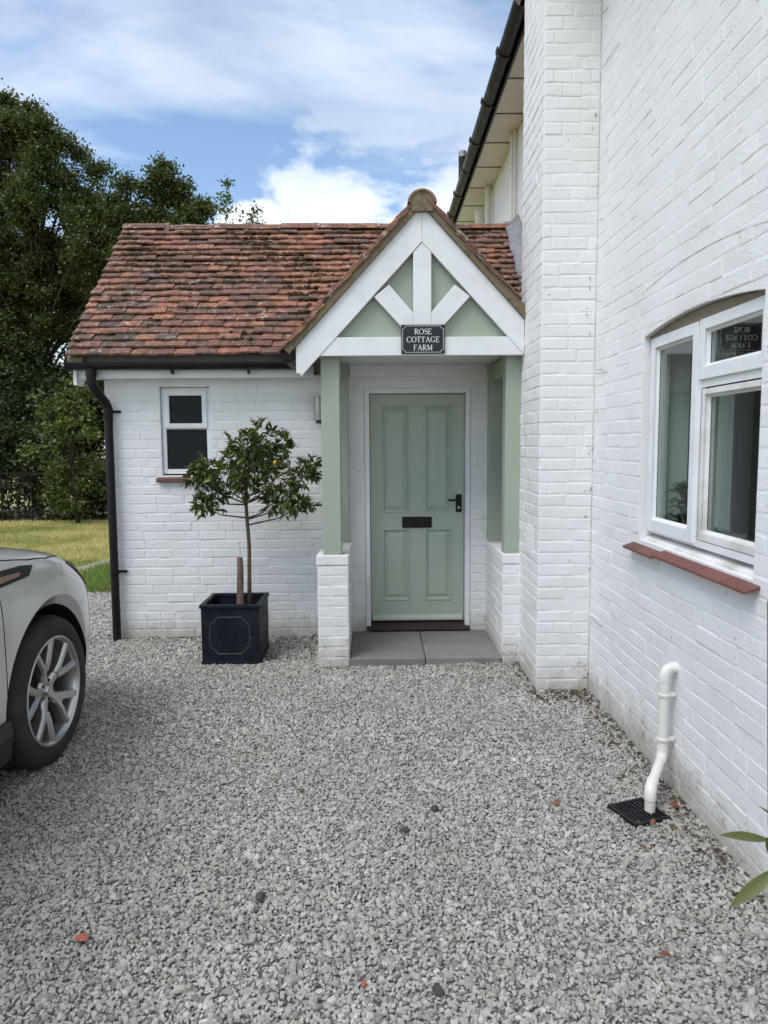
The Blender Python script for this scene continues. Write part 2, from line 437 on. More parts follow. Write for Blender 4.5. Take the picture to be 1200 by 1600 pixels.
class BrickSet:
    def __init__(s, mat, proud):
        s.st = [brick_mesh('brick', .215, .066, k, mat, proud) for k in range(8)]
        s.hd = [brick_mesh('brick', .1025, .066, 50+k, mat, proud) for k in range(6)]
BS_WALL = BrickSet(M_WALL, .0027); BS_HOUSE = BrickSet(M_HOUSE, .0016)

def courses(u0, u1, z0, z1, holes=(), bond='mixed', seed=1, ch=.075, wob=0):
    """rectangles (u0,u1,z0,z1) of the bricks of one wall face"""
    rd = random.Random(seed); out = []; n = int(round((z1-z0)/ch)); 
    for k in range(n):
        a, b = z0+k*ch, z0+(k+1)*ch
        u = u0; i = 0; row = []
        if bond == 'pillar':
            w = u1-u0; segs = [w] if k % 2 == 0 else [w/2, w/2]
            if w > .3:
                segs = []; rem = w; first = .1125 if k % 2 else .225
                segs.append(first); rem -= first
                while rem > .05:
                    q = min(.225, rem); 
                    if rem-q < .05: q = rem
                    segs.append(q); rem -= q
        else:
            segs = []; rem = u1-u0; t = 0
            st = rd.choice((.0, .0565, .1125, .17))
            if st: segs.append(st); rem -= st
            while rem > .04:
                q = rd.choice((.225, .225, .1125)) if bond == 'mixed' else (.225 if t % 2 == 0 else .1125)
                t += 1; q = min(q, rem)
                if rem-q < .04: q = rem
                segs.append(q); rem -= q
        for q in segs:
            row.append((u, u+q)); u += q
        for (p, q) in row:
            parts = [(p, q)]
            za, zb = a, b
            for (hu0, hu1, hz0, hz1) in holes:
                if zb <= hz0+.015 or za >= hz1-.015: continue
                nw = []
                for (s_, e_) in parts:
                    if e_ <= hu0 or s_ >= hu1: nw.append((s_, e_)); continue
                    if s_ < hu0: nw.append((s_, hu0))
                    if e_ > hu1: nw.append((hu1, e_))
                parts = nw
            for (s_, e_) in parts:
                if e_-s_ > .03: out.append((s_, e_, za, zb))
    return out

def lay(rects, frame, bset, parent, limit=300, seed=3, keep=None, joint=.007, depth_jit=.0011, tilt=1.0):
    """frame(u, z) -> world point of the wall face; rot = z rotation. The largest in the picture are objects, the rest one mesh."""
    fn, rot = frame
    rd = random.Random(seed); items = []
    for (a, b, c, d) in rects:
        ps = [project(fn(u, z)) for u, z in ((a, c), (b, c), (b, d), (a, d))]
        area = 0
        if None not in ps:
            cxp = sum(p[0] for p in ps)/4; cyp = sum(p[1] for p in ps)/4
            if -20 < cxp < 1220 and -20 < cyp < 1620:
                area = abs(sum(ps[i][0]*ps[(i+1) % 4][1]-ps[(i+1) % 4][0]*ps[i][1] for i in range(4)))/2
                if keep and not keep(cxp, cyp): area *= .001
        items.append((area, (a, b, c, d)))
    items.sort(key=lambda t: -t[0])
    objs = []; rest = MB()
    rm = Matrix.Rotation(rot, 4, 'Z'); outward = rm @ Vector((0, -1, 0))
    for k, (area, (a, b, c, d)) in enumerate(items):
        Lb = b-a-joint; hb = d-c-joint; hdr = Lb < .15
        me = rd.choice(bset.hd if hdr else bset.st); sx = Lb/(.1025 if hdr else .215); sz = hb/.066
        off = rd.gauss(0, depth_jit); off = max(-.0026, min(.003, off))
        p = Vector(fn((a+b)/2, (c+d)/2)) + outward*off
        p.z += rd.uniform(-.0015, .0015)
        e = Euler((rd.gauss(0, .010)*tilt, rd.gauss(0, .005)*tilt, rot + rd.gauss(0, .006)*tilt))
        mw = Matrix.Translation(p) @ e.to_matrix().to_4x4() @ Matrix.Diagonal((sx, 1, sz, 1))
        if k < limit and area > 6:
            o = bpy.data.objects.new('brick', me); COL.objects.link(o); o.parent = parent
            o.matrix_basis = mw; objs.append(o)
        else:
            rest.add([mw @ v.co for v in me.vertices], [tuple(q.vertices) for q in me.polygons])
    if rest.v:
        r = link('brick_field', rest.mesh('brick_field', bset.st[0].materials[0]), None, kind='stuff'); r.parent = parent
    return objs

def wall_cells(m, u0, u1, z0, z1, holes, fn, d0, d1):
    us = sorted({u0, u1, *[h[0] for h in holes], *[h[1] for h in holes]}); zs = sorted({z0, z1, *[h[2] for h in holes], *[h[3] for h in holes]})
    for a, b in zip(us, us[1:]):
        for c, d in zip(zs, zs[1:]):
            mu, mz = (a+b)/2, (c+d)/2
            if any(h[0] < mu < h[1] and h[2] < mz < h[3] for h in holes): continue
            m.prism([(a, c), (b, c), (b, d), (a, d)], fn, d0, d1)
    return m

# ------------------------------------------------------------------ ground
WX = 1.36           # house wall plane
WY = 5.85           # extension wall plane
sheet([(-400, -60, -.03), (400, -60, -.03), (400, 600, -.03), (-400, 600, -.03)], 'ground', M_LAWN)
sheet([(-60, 26, -.022), (60, 26, -.022), (200, 400, -.022), (-200, 400, -.022)], 'field', M_FIELD)
def bed_height(x, y):
    return .010*mnoise.noise(Vector((x*.9, y*.9, 0))) + .006*mnoise.noise(Vector((x*2.7, y*2.7, 3)))
def gravel_bed():
    xs = np.linspace(-9, WX, 70); ys = np.linspace(-4, 7.8, 80); vs = []; fs = []
    for y in ys:
        for x in xs: vs.append((x, y, -.009 + bed_height(x, y)))
    n = len(xs)
    for j in range(len(ys)-1):
        for i in range(n-1): fs.append((j*n+i, j*n+i+1, (j+1)*n+i+1, (j+1)*n+i))
    me = bpy.data.meshes.new('gravel_drive'); me.from_pydata(vs, [], fs); me.materials.append(M_BED)
    me.polygons.foreach_set('use_smooth', [True]*len(me.polygons))
    o = link('gravel_drive', me); o['kind'] = 'structure'
gravel_bed()
def gravel():
    col = bpy.data.collections.new('chippings')
    for k in range(14):
        rd = random.Random(100+k); bm = bmesh.new()
        ax = (rd.uniform(.95, 1.35), rd.uniform(.70, 1.0), rd.uniform(.50, .78))
        for _ in range(15):
            v = Vector((rd.gauss(0, 1), rd.gauss(0, 1), rd.gauss(0, 1))).normalized()*rd.uniform(.88, 1.05)
            bm.verts.new((v.x*ax[0]*.5, v.y*ax[1]*.5, v.z*ax[2]*.5))
        bmesh.ops.convex_hull(bm, input=bm.verts)
        for v in [v for v in bm.verts if not v.link_faces]: bm.verts.remove(v)
        bmesh.ops.bevel(bm, geom=list(bm.edges), offset=.05, segments=1, affect='EDGES', clamp_overlap=True)
        me = bpy.data.meshes.new('chipping'); bm.to_mesh(me); bm.free(); me.materials.append(M_PEBBLE)
        col.objects.link(bpy.data.objects.new('chipping', me))
    pts = []; sc = []
    def fill(y0, y1, step, smin, smax):
        ys = np.arange(y0, y1, step)
        for y in ys:
            x0 = max(-4.6, -.60*y-.5); x1 = min(WX-.004, .60*y+.5)
            xs = np.arange(x0, x1, step); m = len(xs)
            X = xs + rng.uniform(-.55, .55, m)*step; Y = y + rng.uniform(-.55, .55, m)*step
            keep = ~((X > -.215) & (X < .91) & (Y > 5.075) & (Y < 5.9)) & (X < WX-.002)
            keep &= ~((X > 1.03) & (Y > 4.49)) & ~((Y > 5.845) & (X > -2.2)) & ~((X > -.43) & (X < -.2) & (Y > 5.07))
            keep &= ~((X > 1.04) & (X < 1.2) & (Y > 2.86) & (Y < 2.99))
            X, Y = X[keep], Y[keep]; m = len(X)
            s = np.clip(rng.lognormal(math.log((smin+smax)/2), .36, m), smin*.6, smax*1.9)
            for a, b, q in zip(X, Y, s):
                pts.append((a, b, bed_height(a, b) + rng.uniform(-.006, .003))); sc.append(q)
    fill(1.45, 3.4, .0108, .0115, .0195)
    fill(3.4, 5.2, .0120, .012, .0205)
    fill(5.2, 7.85, .0155, .015, .0245)
    me = bpy.data.meshes.new('gravel'); me.from_pydata(pts, [], [])
    at = me.attributes.new('stone', 'FLOAT', 'POINT'); at.data.foreach_set('value', np.array(sc, dtype=np.float32))
    me.materials.append(M_PEBBLE)
    o = link('gravel', me); o['kind'] = 'stuff'; o['label'] = 'loose grey stone chippings covering the drive'
    ng = bpy.data.node_groups.new('gravel_scatter', 'GeometryNodeTree')
    ng.interface.new_socket('Geometry', in_out='INPUT', socket_type='NodeSocketGeometry')
    ng.interface.new_socket('Geometry', in_out='OUTPUT', socket_type='NodeSocketGeometry')
    n = ng.nodes; gi = n.new('NodeGroupInput'); go = n.new('NodeGroupOutput'); ci = n.new('GeometryNodeCollectionInfo')
    ci.inputs['Collection'].default_value = col; ci.inputs['Separate Children'].default_value = True; ci.inputs['Reset Children'].default_value = True
    ip = n.new('GeometryNodeInstanceOnPoints'); ip.inputs['Pick Instance'].default_value = True
    rv = n.new('FunctionNodeRandomValue'); rv.data_type = 'FLOAT_VECTOR'; rv.inputs[0].default_value = (-.8, -.8, 0); rv.inputs[1].default_value = (.8, .8, 6.283)
    ri = n.new('FunctionNodeRandomValue'); ri.data_type = 'INT'; ri.inputs[4].default_value = 0; ri.inputs[5].default_value = 13
    na = n.new('GeometryNodeInputNamedAttribute'); na.data_type = 'FLOAT'; na.inputs[0].default_value = 'stone'
    l = ng.links
    l.new(gi.outputs[0], ip.inputs['Points']); l.new(ci.outputs[0], ip.inputs['Instance']); l.new(rv.outputs[0], ip.inputs['Rotation'])
    l.new(na.outputs[0], ip.inputs['Scale']); l.new(ri.outputs[2], ip.inputs['Instance Index']); l.new(ip.outputs[0], go.inputs[0])
    md = o.modifiers.new('scatter', 'NODES'); md.node_group = ng
gravel()

def blades(name, label, mat, n, region, h0, h1, w):
    vs = np.zeros((n*3, 3)); k = 0; P = []
    while len(P) < n:
        x, y = region()
        if x is not None: P.append((x, y))
    P = np.array(P); a = rng.uniform(0, 6.283, n); hh = rng.uniform(h0, h1, n); lean = rng.uniform(-.6, .6, (n, 2))*hh[:, None]
    dx, dy = np.cos(a)*w/2, np.sin(a)*w/2
    vs[0::3] = np.c_[P[:, 0]-dx, P[:, 1]-dy, np.full(n, -.03)]; vs[1::3] = np.c_[P[:, 0]+dx, P[:, 1]+dy, np.full(n, -.03)]
    vs[2::3] = np.c_[P[:, 0]+lean[:, 0], P[:, 1]+lean[:, 1], hh-.02]
    me = bpy.data.meshes.new(name); me.from_pydata(vs.tolist(), [], np.arange(n*3).reshape(-1, 3).tolist()); me.materials.append(mat)
    o = link(name, me); o['kind'] = 'stuff'; o['label'] = label; return o
def path_x(y): return -4.18 + (y-7.8)*.20
def reg_lawn():
    y = math.sqrt(random.uniform(7.8**2, 15.6**2)); x = random.uniform(-.68, -.30)*y
    return (x, y) if x < path_x(y)-.22 or y > 12.6 else (None, None)
def reg_rough():
    y = random.uniform(7.72, 9.9); x = random.uniform(-4.4, -2.3)
    return (x, y) if x > path_x(y)+.20 else (None, None)
blades('lawn_grass', 'short sunlit lawn grass, partly dried to straw', M_LAWN, 52000, reg_lawn, .025, .06, .012)
blades('rough_grass', 'taller green grass edging the drive', M_TALL, 15000, reg_rough, .06, .15, .010)
ys = [7.8, 8.6, 9.4, 10.4, 11.5, 12.6]
sheet([(path_x(y)-.24+.03*math.sin(y*5), y, -.018) for y in ys] + [(path_x(y)+.22+.03*math.sin(y*4), y, -.018) for y in reversed(ys)], 'path', M_PATH)

# ------------------------------------------------------------------ main house
house = thing('house', 'tall white painted brick house along the right side of the drive', 'house', (WX, 3, 0))
HX = lambda a, b, d: (WX+d, a, b)           # (y, z, depth into the wall)
WIN = (2.53, 3.66, 1.10, 2.178)             # window opening in the house wall
SPRING = 2.134
hw = MB()
wall_cells(hw, -4, 12, -.1, 4.62, [WIN], HX, 0, .24)
arch_c = (WIN[0]+WIN[1])/2; arch_h = (WIN[1]-WIN[0])/2; rise = WIN[3]-SPRING
arch_r = (arch_h**2+rise**2)/(2*rise); arch_z = WIN[3]-arch_r
def arch_pt(t, r=0):
    a = t*math.asin(arch_h/arch_r); return arch_c + (arch_r+r)*math.sin(a), arch_z + (arch_r+r)*math.cos(a)
fill = [(WIN[0], WIN[3]+.0005)] + [arch_pt(-1+2*i/16) for i in range(17)] + [(WIN[1], WIN[3]+.0005)]
for i in range(1, 17):
    hw.prism([fill[i], fill[i+1], (fill[i+1][0], WIN[3]+.0005), (fill[i][0], WIN[3]+.0005)], HX, 0, .24)
hw.prism([(-4, 4.62), (12, 4.62), (12, 4.9), (-4, 4.9)], HX, .02, .24)
wall_o = hw.build('wall', M_HOUSE, house)
# the closing walls and the roof that shade the drive
sh = MB(); sh.box(WX+.24, 6.4, 11.75, 12, -.1, 4.7); sh.box(6.4, 6.65, -4, 12, -.1, 4.7); sh.box(WX+.24, 6.4, -4, -3.75, -.1, 4.7)
sh.prism([(WX, 4.72), (6.6, 4.72), (4.0, 7.3)], lambda a, b, d: (a, d, b), 11.8, 12.0); sh.prism([(WX, 4.72), (6.6, 4.72), (4.0, 7.3)], lambda a, b, d: (a, d, b), -4, -3.8)
sh.build('outer_wall', M_HOUSE, house)
rf = MB()
rf.prism([(1.02, 4.66), (4.0, 7.55), (6.98, 4.66), (6.98, 4.78), (4.0, 7.70), (1.02, 4.78)], lambda a, b, d: (a, d, b), -4.3, 12.3)
house_roof = rf.build('roof', M_TILE, house)

rects = courses(-4.48, -.9, 0, 4.65, [(-WIN[1], -WIN[0], WIN[2]-.02, WIN[3]+.012)], 'mixed', 11)
# bricks that fill round the ring of the arch
lay(rects, (lambda u, z: (WX, -u, z), -math.pi/2), BS_HOUSE, wall_o, 300, 5, depth_jit=.0008, tilt=.45, joint=.006, keep=lambda x, y: x > 915)
m = MB()      # proud line of the relieving arch over the window
for i in range(28):
    p0, p1 = arch_pt(-1.12+2.24*i/28, .225), arch_pt(-1.12+2.24*(i+1)/28, .225); q0, q1 = arch_pt(-1.12+2.24*i/28, .237), arch_pt(-1.12+2.24*(i+1)/28, .237)
    m.prism([p0, p1, q1, q0], HX, -.0032+.0008*math.sin(i*1.9), .002)
m.build('arch_line', M_HOUSE, house)

# window in the house wall ------------------------------------------------
FX = 1.400
def ybox(m, x0, x1, y0, y1, z0, z1): return m.box(x0, x1, y0, y1, z0, z1)
win = MB()
y0, y1, z0, z1 = 2.535, 3.655, 1.142, 2.134
ym = 3.105
ybox(win, FX, FX+.075, y1-.045, y1, z0, z1); ybox(win, FX, FX+.075, y0, y0+.045, z0, z1)
ybox(win, FX, FX+.075, y0+.045, y1-.045, z1-.038, z1); ybox(win, FX, FX+.075, y0+.045, y1-.045, z0, z0+.04)
ybox(win, FX, FX+.075, ym-.028, ym+.028, z0+.04, z1-.038); ybox(win, FX, FX+.075, y0+.045, ym-.028, 1.825, 1.872)
window = win.build('window', M_WHITE, house, bevel=.004)
def sash(a, b, c, d, w, name='casement', px=0, mat=M_WHITE):
    m = MB(); x = FX-.012+px
    m.box(x, x+.05, b-w, b, c, d); m.box(x, x+.05, a, a+w, c, d); m.box(x, x+.05, a+w, b-w, d-w, d); m.box(x, x+.05, a+w, b-w, c, c+w*1.15)
    # putty slope round the pane
    ia, ib, ic, id_ = a+w, b-w, c+w*1.15, d-w
    e = .012
    for (p, q, r_, s_) in (((ia, ic), (ia+e, ic+e), (ia+e, id_-e), (ia, id_)), ((ib, id_), (ib-e, id_-e), (ib-e, ic+e), (ib, ic)),
                           ((ia, id_), (ia+e, id_-e), (ib-e, id_-e), (ib, id_)), ((ib, ic), (ib-e, ic+e), (ia+e, ic+e), (ia, ic))):
        m.add([(x+.012, *p), (x+.024, *q), (x+.024, *r_), (x+.012, *s_)], [(0, 1, 2, 3)])
    m.build(name, mat, window, bevel=.003)
    g = MB(); g.box(x+.026, x+.030, a+w-.004, b-w+.004, c+w-.004, d-w+.004); g.build('pane', M_GLASS, window)
sash(ym+.006, y1-.012, z0+.012, z1-.012, .052)
sash(y0+.012, ym-.006, 1.868, z1-.010, .048)
sash(y0+.03, ym-.016, z0+.03, 1.838, .034, 'fixed_light', .012, M_WORN)
m = MB(); m.prism([(0, 1.138), (0, 1.098), (-.085, 1.086), (-.085, 1.112)], lambda a, b, d: (FX+.07+a, d, b), WIN[0]+.004, WIN[1]-.002)
m.build('timber_sill', M_WORN, window, bevel=.003)
m = MB(); m.box(FX-.004, FX+.03, WIN[0]+.004, WIN[1]-.004, 2.136, 2.150); m.build('head_bead', M_WORN, window, bevel=.002)
m = MB(); m.prism([arch_pt(-1+2*i/16, -.004) for i in range(17)] + [(WIN[1]-.002, 2.12), (WIN[0]+.002, 2.12)], HX, .030, .20); m.build('head_board', M_HEAD, window)
segs = [(3.735, 3.56, 0), (3.558, 3.345, 0), (3.335, 3.10, .012), (3.098, 2.88, .012), (2.878, 2.665, .012), (2.663, 2.475, .012)]
for (a, b, dz) in segs:
    m = MB(); m.prism([(1.300, 1.048+dz), (1.300, 1.059+dz), (1.375, 1.084+dz), (1.375, 1.070+dz)], lambda p, q, d: (p, d, q), b+.001, a-.001)
    m.build('sill_tile', M_QUARRY, window, bevel=.002)
# room behind the window
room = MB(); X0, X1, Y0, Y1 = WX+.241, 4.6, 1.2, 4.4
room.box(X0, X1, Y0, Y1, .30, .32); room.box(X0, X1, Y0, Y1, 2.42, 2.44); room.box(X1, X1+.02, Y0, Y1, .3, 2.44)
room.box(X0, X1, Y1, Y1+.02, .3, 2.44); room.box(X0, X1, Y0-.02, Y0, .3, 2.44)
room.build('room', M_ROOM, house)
m = MB(); m.box(FX+.076, WX+.30, WIN[0]+.002, WIN[1]-.002, 1.075, 1.098); m.build('inner_sill', M_WHITE, house)
for (ya, yb) in ((3.34, 3.70), (2.50, 2.66)):      # curtain folds at the sides
    m = MB(); n = 26
    vs = []; fs = []
    for i in range(n+1):
        y = ya+(yb-ya)*i/n; x = WX+.31+.028*math.sin(i*1.55)
        vs += [(x, y, .75), (x, y, 2.3)]
    fs = [(2*i, 2*i+2, 2*i+3, 2*i+1) for i in range(n)]
    m.add(vs, fs); m.build('curtain', M_CURTAIN, house, smooth=True)

# eaves ---------------------------------------------------------------------
SOF = 4.565
m = MB(); m.box(1.085, WX-.002, 5.12, 11.9, SOF, SOF+.02); soffit = m.build('soffit', M_CREAM, house)
yy = 5.45
while yy < 11.6:
    m = MB(); m.box(1.09, WX-.004, yy, yy+.014, SOF-.007, SOF-.001); m.build('soffit_batten', M_DARK, soffit); yy += .62
m = MB(); m.box(1.066, 1.085, 5.12, 11.9, SOF-.012, SOF+.17); m.build('fascia', M_BLACK, house, bevel=.003)
def half_round(m, r, fn, a, b, n=12, th=.004):
    pts = [(r*math.cos(math.pi+math.pi*i/n), r*math.sin(math.pi+math.pi*i/n)) for i in range(n+1)]
    inn = [((r-th)*math.cos(math.pi+math.pi*i/n), (r-th)*math.sin(math.pi+math.pi*i/n)) for i in range(n, -1, -1)]
    for i in range(n):
        m.prism([pts[i], pts[i+1], inn[n-i-1], inn[n-i]], fn, a, b)
    return m
m = MB(); half_round(m, .056, lambda a, b, d: (1.008+a, d, 4.615+b), 5.12, 11.9); gut = m.build('gutter', M_BLACK, house, auto=40)
for yy in (5.75, 6.55, 7.35, 8.1, 8.85, 9.6):
    m = MB(); half_round(m, .064, lambda a, b, d: (1.008+a, d, 4.615+b), yy, yy+.07, th=.009); m.box(.94, .952, yy, yy+.07, 4.61, 4.635); m.build('gutter_bracket', M_BLACK, gut)
m = MB(); m.tube([(1.30, 8.5, 3.3), (1.30, 8.5, 4.56)], .034, 12); m.tube([(1.27, 8.92, 3.3), (1.27, 8.92, 4.42)], .062, 12)
m.build('vent_pipe', M_CREAM, house, auto=40)
m = MB(); m.tube([(1.315, 7.1, 3.2), (1.315, 7.1, 4.56)], .022, 10); m.tube([(1.325, 7.02, 3.2), (1.325, 7.02, 4.56)], .012, 8); m.build('cable_pipe', M_CREAM, house, auto=40)
m = MB(); m.tube([(1.135, 9.6, 4.80), (1.135, 9.6, 5.30)], .052, 16); flue = m.build('flue', M_BLACK, house, auto=40)
m = MB(); m.tube([(1.135, 9.6, 5.305), (1.135, 9.6, 5.342)], .056, 16); m.tube([(1.135, 9.6, 5.348), (1.135, 9.6, 5.38)], .05, 16); m.build('flue_cap', M_STEEL, flue, auto=40)

# small holes, ties and stubs of climbing stems left on the house wall next to the chimney
m = MB()
for k in range(26):
    z = random.uniform(.4, 4.4); x = 1.335 + random.uniform(-.03, .015); y = 4.474
    if random.random() < .55: m.tube([(x, y, z), (x+random.uniform(-.012, .012), y-.008, z+random.uniform(.008, .03))], .0016, 5)
    else: m.tube([(WX-.006, random.uniform(4.1, 4.46), z), (WX-.014, random.uniform(4.4, 4.46), z+.01)], .0012, 5)
o = m.build('dead_climber_stub', M_BARK, house, kind='stuff')

# ------------------------------------------------------------------ chimney breast
PX0, PY0, PY1 = 1.022, 4.48, 5.10
chim = thing('chimney_breast', 'white painted brick chimney breast between the porch and the house window', 'chimney', (1.19, 4.8, 0))
m = MB(); m.box(PX0, WX-.002, PY0, PY1, -.1, 5.6); core = m.build('core', M_WALL, chim)
a_ = courses(PX0, WX-.003, 0.005, 4.9, (), 'mixed', 21); b_ = courses(-PY1, -PY0, 0.005, 4.9, [(-4.86, -4.62, .84, 1.06)], 'mixed', 22)
lay(a_, (lambda u, z: (u, PY0, z), 0), BS_WALL, core, 150, 6)
objs = lay(b_, (lambda u, z: (PX0, -u, z), -math.pi/2), BS_WALL, core, 150, 8)
m = MB(); m.box(PX0-.006, PX0+.002, 4.635, 4.845, .845, 1.055)
ab = m.build('air_brick', M_WALL, chim, bevel=.003)
for i in range(8):
    m = MB(); m.box(PX0-.012, PX0-.0065, 4.65+i*.025, 4.665+i*.025, .87, 1.03); m.build('vent_rib', M_WALL, ab, bevel=.002)

# ------------------------------------------------------------------ single storey extension
ext = thing('extension', 'low white brick extension with red clay tile roof and sage front door', 'extension', (-.5, WY, 0))
XL = -2.21
FY = lambda a, b, d: (a, WY+d, b)
DOOR = (-.105, .765, .03, 2.055); SW = (-1.765, -1.362, 1.362, 2.085)
m = MB(); wall_cells(m, XL, WX-.002, -.1, 2.33, [DOOR, SW], FY, 0, .24); 
m.box(XL, XL+.24, WY+.24, 8.35, -.1, 2.33); m.box(XL, WX-.002, 8.35, 8.6, -.1, 2.33)
m.prism([(WY, 2.33), (8.6, 2.33), (7.08, 3.52)], lambda a, b, d: (d, a, b), XL, XL+.22)
ewall = m.build('wall', M_WALL, ext)
rects = courses(XL, 1.03, 0, 2.33, [DOOR, SW, (SW[0]-.045, SW[1]+.03, 1.30, 1.37)], 'mixed', 31)
def seen_wall(x, y): return not (585 < x < 720) and x < 790
lay(rects, (lambda u, z: (u, WY, z), 0), BS_WALL, ewall, 300, 9, keep=seen_wall)
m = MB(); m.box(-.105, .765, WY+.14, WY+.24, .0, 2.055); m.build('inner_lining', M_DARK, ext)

# door
DY = 5.925
m = MB(); m.box(-.103, -.064, WY-.012, DY+.05, .035, 2.055); m.box(.724, .763, WY-.012, DY+.05, .035, 2.055); m.box(-.064, .724, WY-.012, DY+.05, 2.018, 2.055)
m.build('door_frame', M_WHITE, ext, bevel=.004)
PAN = [(.035, .268, 1.035, 1.925), (.392, .625, 1.035, 1.925), (.035, .268, .285, .90), (.392, .625, .285, .90)]
dx0, dx1, dz0, dz1 = -.060, .720, .112, 2.014
m = MB(); fn = lambda a, b, d: (a, DY+d, b)
wall_cells(m, dx0, dx1, dz0, dz1, PAN, fn, 0, .044)
door = m.build('door', M_DOOR, ext)
for (a, b, c, d) in PAN:
    q = MB()
    def ring(i, y): return [(a+i, DY+y, c+i), (b-i, DY+y, c+i), (b-i, DY+y, d-i), (a+i, DY+y, d-i)]
    prof = [(0, -.0005), (.004, -.006), (.013, -.006), (.018, .002), (.024, .014), (.030, .014), (.055, .004), (.06, .003)]
    vs = []; fs = []
    for (i, y) in prof: vs += ring(i, y)
    for k in range(len(prof)-1):
        for j in range(4): fs.append((k*4+j, k*4+(j+1) % 4, (k+1)*4+(j+1) % 4, (k+1)*4+j))
    k = (len(prof)-1)*4; fs.append((k, k+1, k+2, k+3)); q.add(vs, fs); q.build('door_panel', M_DOOR, door)
m = MB(); m.prism([(-.002, .116), (-.032, .122), (-.032, .138), (-.004, .168)], lambda a, b, d: (d, DY+a, b), dx0+.012, dx1-.012); m.build('weather_bar', M_DOOR, door, bevel=.002)
m = MB(); m.box(.203, .452, DY-.012, DY-.001, .906, .998); lb = m.build('letter_box', M_IRON, door, bevel=.004)
m = MB(); m.box(.213, .442, DY-.018, DY-.0125, .918, .984); m.build('letter_flap', M_IRON, lb, bevel=.003)
m = MB(); m.box(.652, .702, DY-.010, DY-.001, 1.035, 1.185); hd = m.build('door_handle', M_IRON, door, bevel=.003)
m = MB(); m.tube([(.676, DY-.01, 1.138), (.676, DY-.048, 1.138)], .0095, 12); m.tube([(.680, DY-.048, 1.138), (.64, DY-.052, 1.140), (.60, DY-.050, 1.136), (.586, DY-.046, 1.146)], [.009, .0085, .0085, .0075], 12)
m.build('lever', M_IRON, hd, auto=50)
m = MB(); m.tube([(.677, DY-.009, 1.075), (.677, DY-.016, 1.075)], .011, 14); m.build('lock', M_STEEL, hd, auto=50)
m = MB(); m.prism([(5.80, .056), (5.80, .080), (5.90, .106), (6.0, .106), (6.0, .056)], lambda a, b, d: (d, a, b), -.100, .760); m.build('door_sill', M_THRESH, ext, bevel=.004)

# small window
m = MB(); a, b, c, d = SW; wy = WY+.028
m.box(a+.002, a+.036, wy, wy+.07, c+.012, d-.01); m.box(b-.036, b-.002, wy, wy+.07, c+.012, d-.01)
m.box(a+.036, b-.036, wy, wy+.07, d-.05, d-.01); m.box(a+.036, b-.036, wy, wy+.07, c+.012, c+.05); m.box(a+.036, b-.036, wy, wy+.07, 1.738, 1.772)
swin = m.build('window', M_WHITE, ext, bevel=.003)
m = MB(); x0, x1, q0, q1 = a+.028, b-.028, 1.748, d-.034; w = .040
m.box(x0, x0+w, wy-.014, wy+.03, q0, q1); m.box(x1-w, x1, wy-.014, wy+.03, q0, q1); m.box(x0+w, x1-w, wy-.014, wy+.03, q1-w, q1); m.box(x0+w, x1-w, wy-.014, wy+.03, q0, q0+w*.95)
m.build('casement', M_WHITE, swin, bevel=.003)
m = MB(); m.box(x0+w, x1-w, wy+.008, wy+.012, q0+w*.95, q1-w); m.build('pane', M_OBSCURE, swin)
m = MB(); m.box(a+.036, b-.036, wy+.014, wy+.018, c+.05, 1.738); m.build('pane', M_OBSCURE, swin)
m = MB(); m.box(a+.004, b-.004, WY-.006, wy+.03, d-.008, d+.002); m.build('head_strip', M_WORN, swin)
m = MB(); m.prism([(WY+.02, 1.352), (WY+.02, 1.312), (WY-.045, 1.306), (WY-.045, 1.340)], lambda p, q, dd: (dd, p, q), SW[0]-.042, SW[1]+.03); m.build('window_sill', M_QUARRY, swin, bevel=.006)

# roof: eaves and ridge
EY, EZ, RY, RZ = 5.60, 2.285, 7.06, 3.665
slope = math.atan2(RZ-EZ, RY-EY); SL = math.hypot(RZ-EZ, RY-EY)
TXL = -2.40
m = MB(); m.prism([(EY+.16, EZ+.10), (RY, RZ-.06), (2*RY-EY-.06, EZ-.03), (2*RY-EY-.06, EZ-.07), (RY, RZ-.11), (EY+.16, EZ+.05)], lambda a, b, d: (d, a, b), TXL+.05, WX-.004)
roof = m.build('roof', M_MORTAR, ext)
def tile_mesh(seed, w=.163, L_=.262, t=.0135):
    rd = random.Random(seed); vs = []; n = 4
    camber = rd.uniform(.001, .004)
    for (v, zoff) in ((0, 0), (L_, 0)):
        for top in (0, 1):
            for i in range(n+1):
                x = -w/2+w*i/n; c = -camber*((2*i/n-1)**2)
                wob = rd.uniform(-.0025, .0025) if v == 0 else 0
                vs.append((x, v+wob, top*t+c+rd.uniform(-.0008, .0008)))
    fs = []; k = n+1
    for i in range(n):
        fs += [(i, 2*k+i, 2*k+i+1, i+1), (k+i, k+i+1, 3*k+i+1, 3*k+i), (i, i+1, k+i+1, k+i), (2*k+i, 3*k+i, 3*k+i+1, 2*k+i+1)]
    fs += [(0, k, 3*k, 2*k), (n, 2*k+n, 3*k+n, k+n)]
    me = bpy.data.meshes.new('roof_tile'); me.from_pydata(vs, [], fs); me.materials.append(M_TILE); me.update()
    bm = bmesh.new(); bm.from_mesh(me); bmesh.ops.recalc_face_normals(bm, faces=bm.faces); bm.to_mesh(me); bm.free()
    return me
TILES = [tile_mesh(k) for k in range(10)]
GAUGE = .0935
def sag(x, s): return .010*math.sin(x*1.3+.4)*math.sin(s*1.9) + .005*mnoise.noise(Vector((x*2, s*2, 5)))
def porch_top(x): return 3.265-1.074*abs(x-.314)
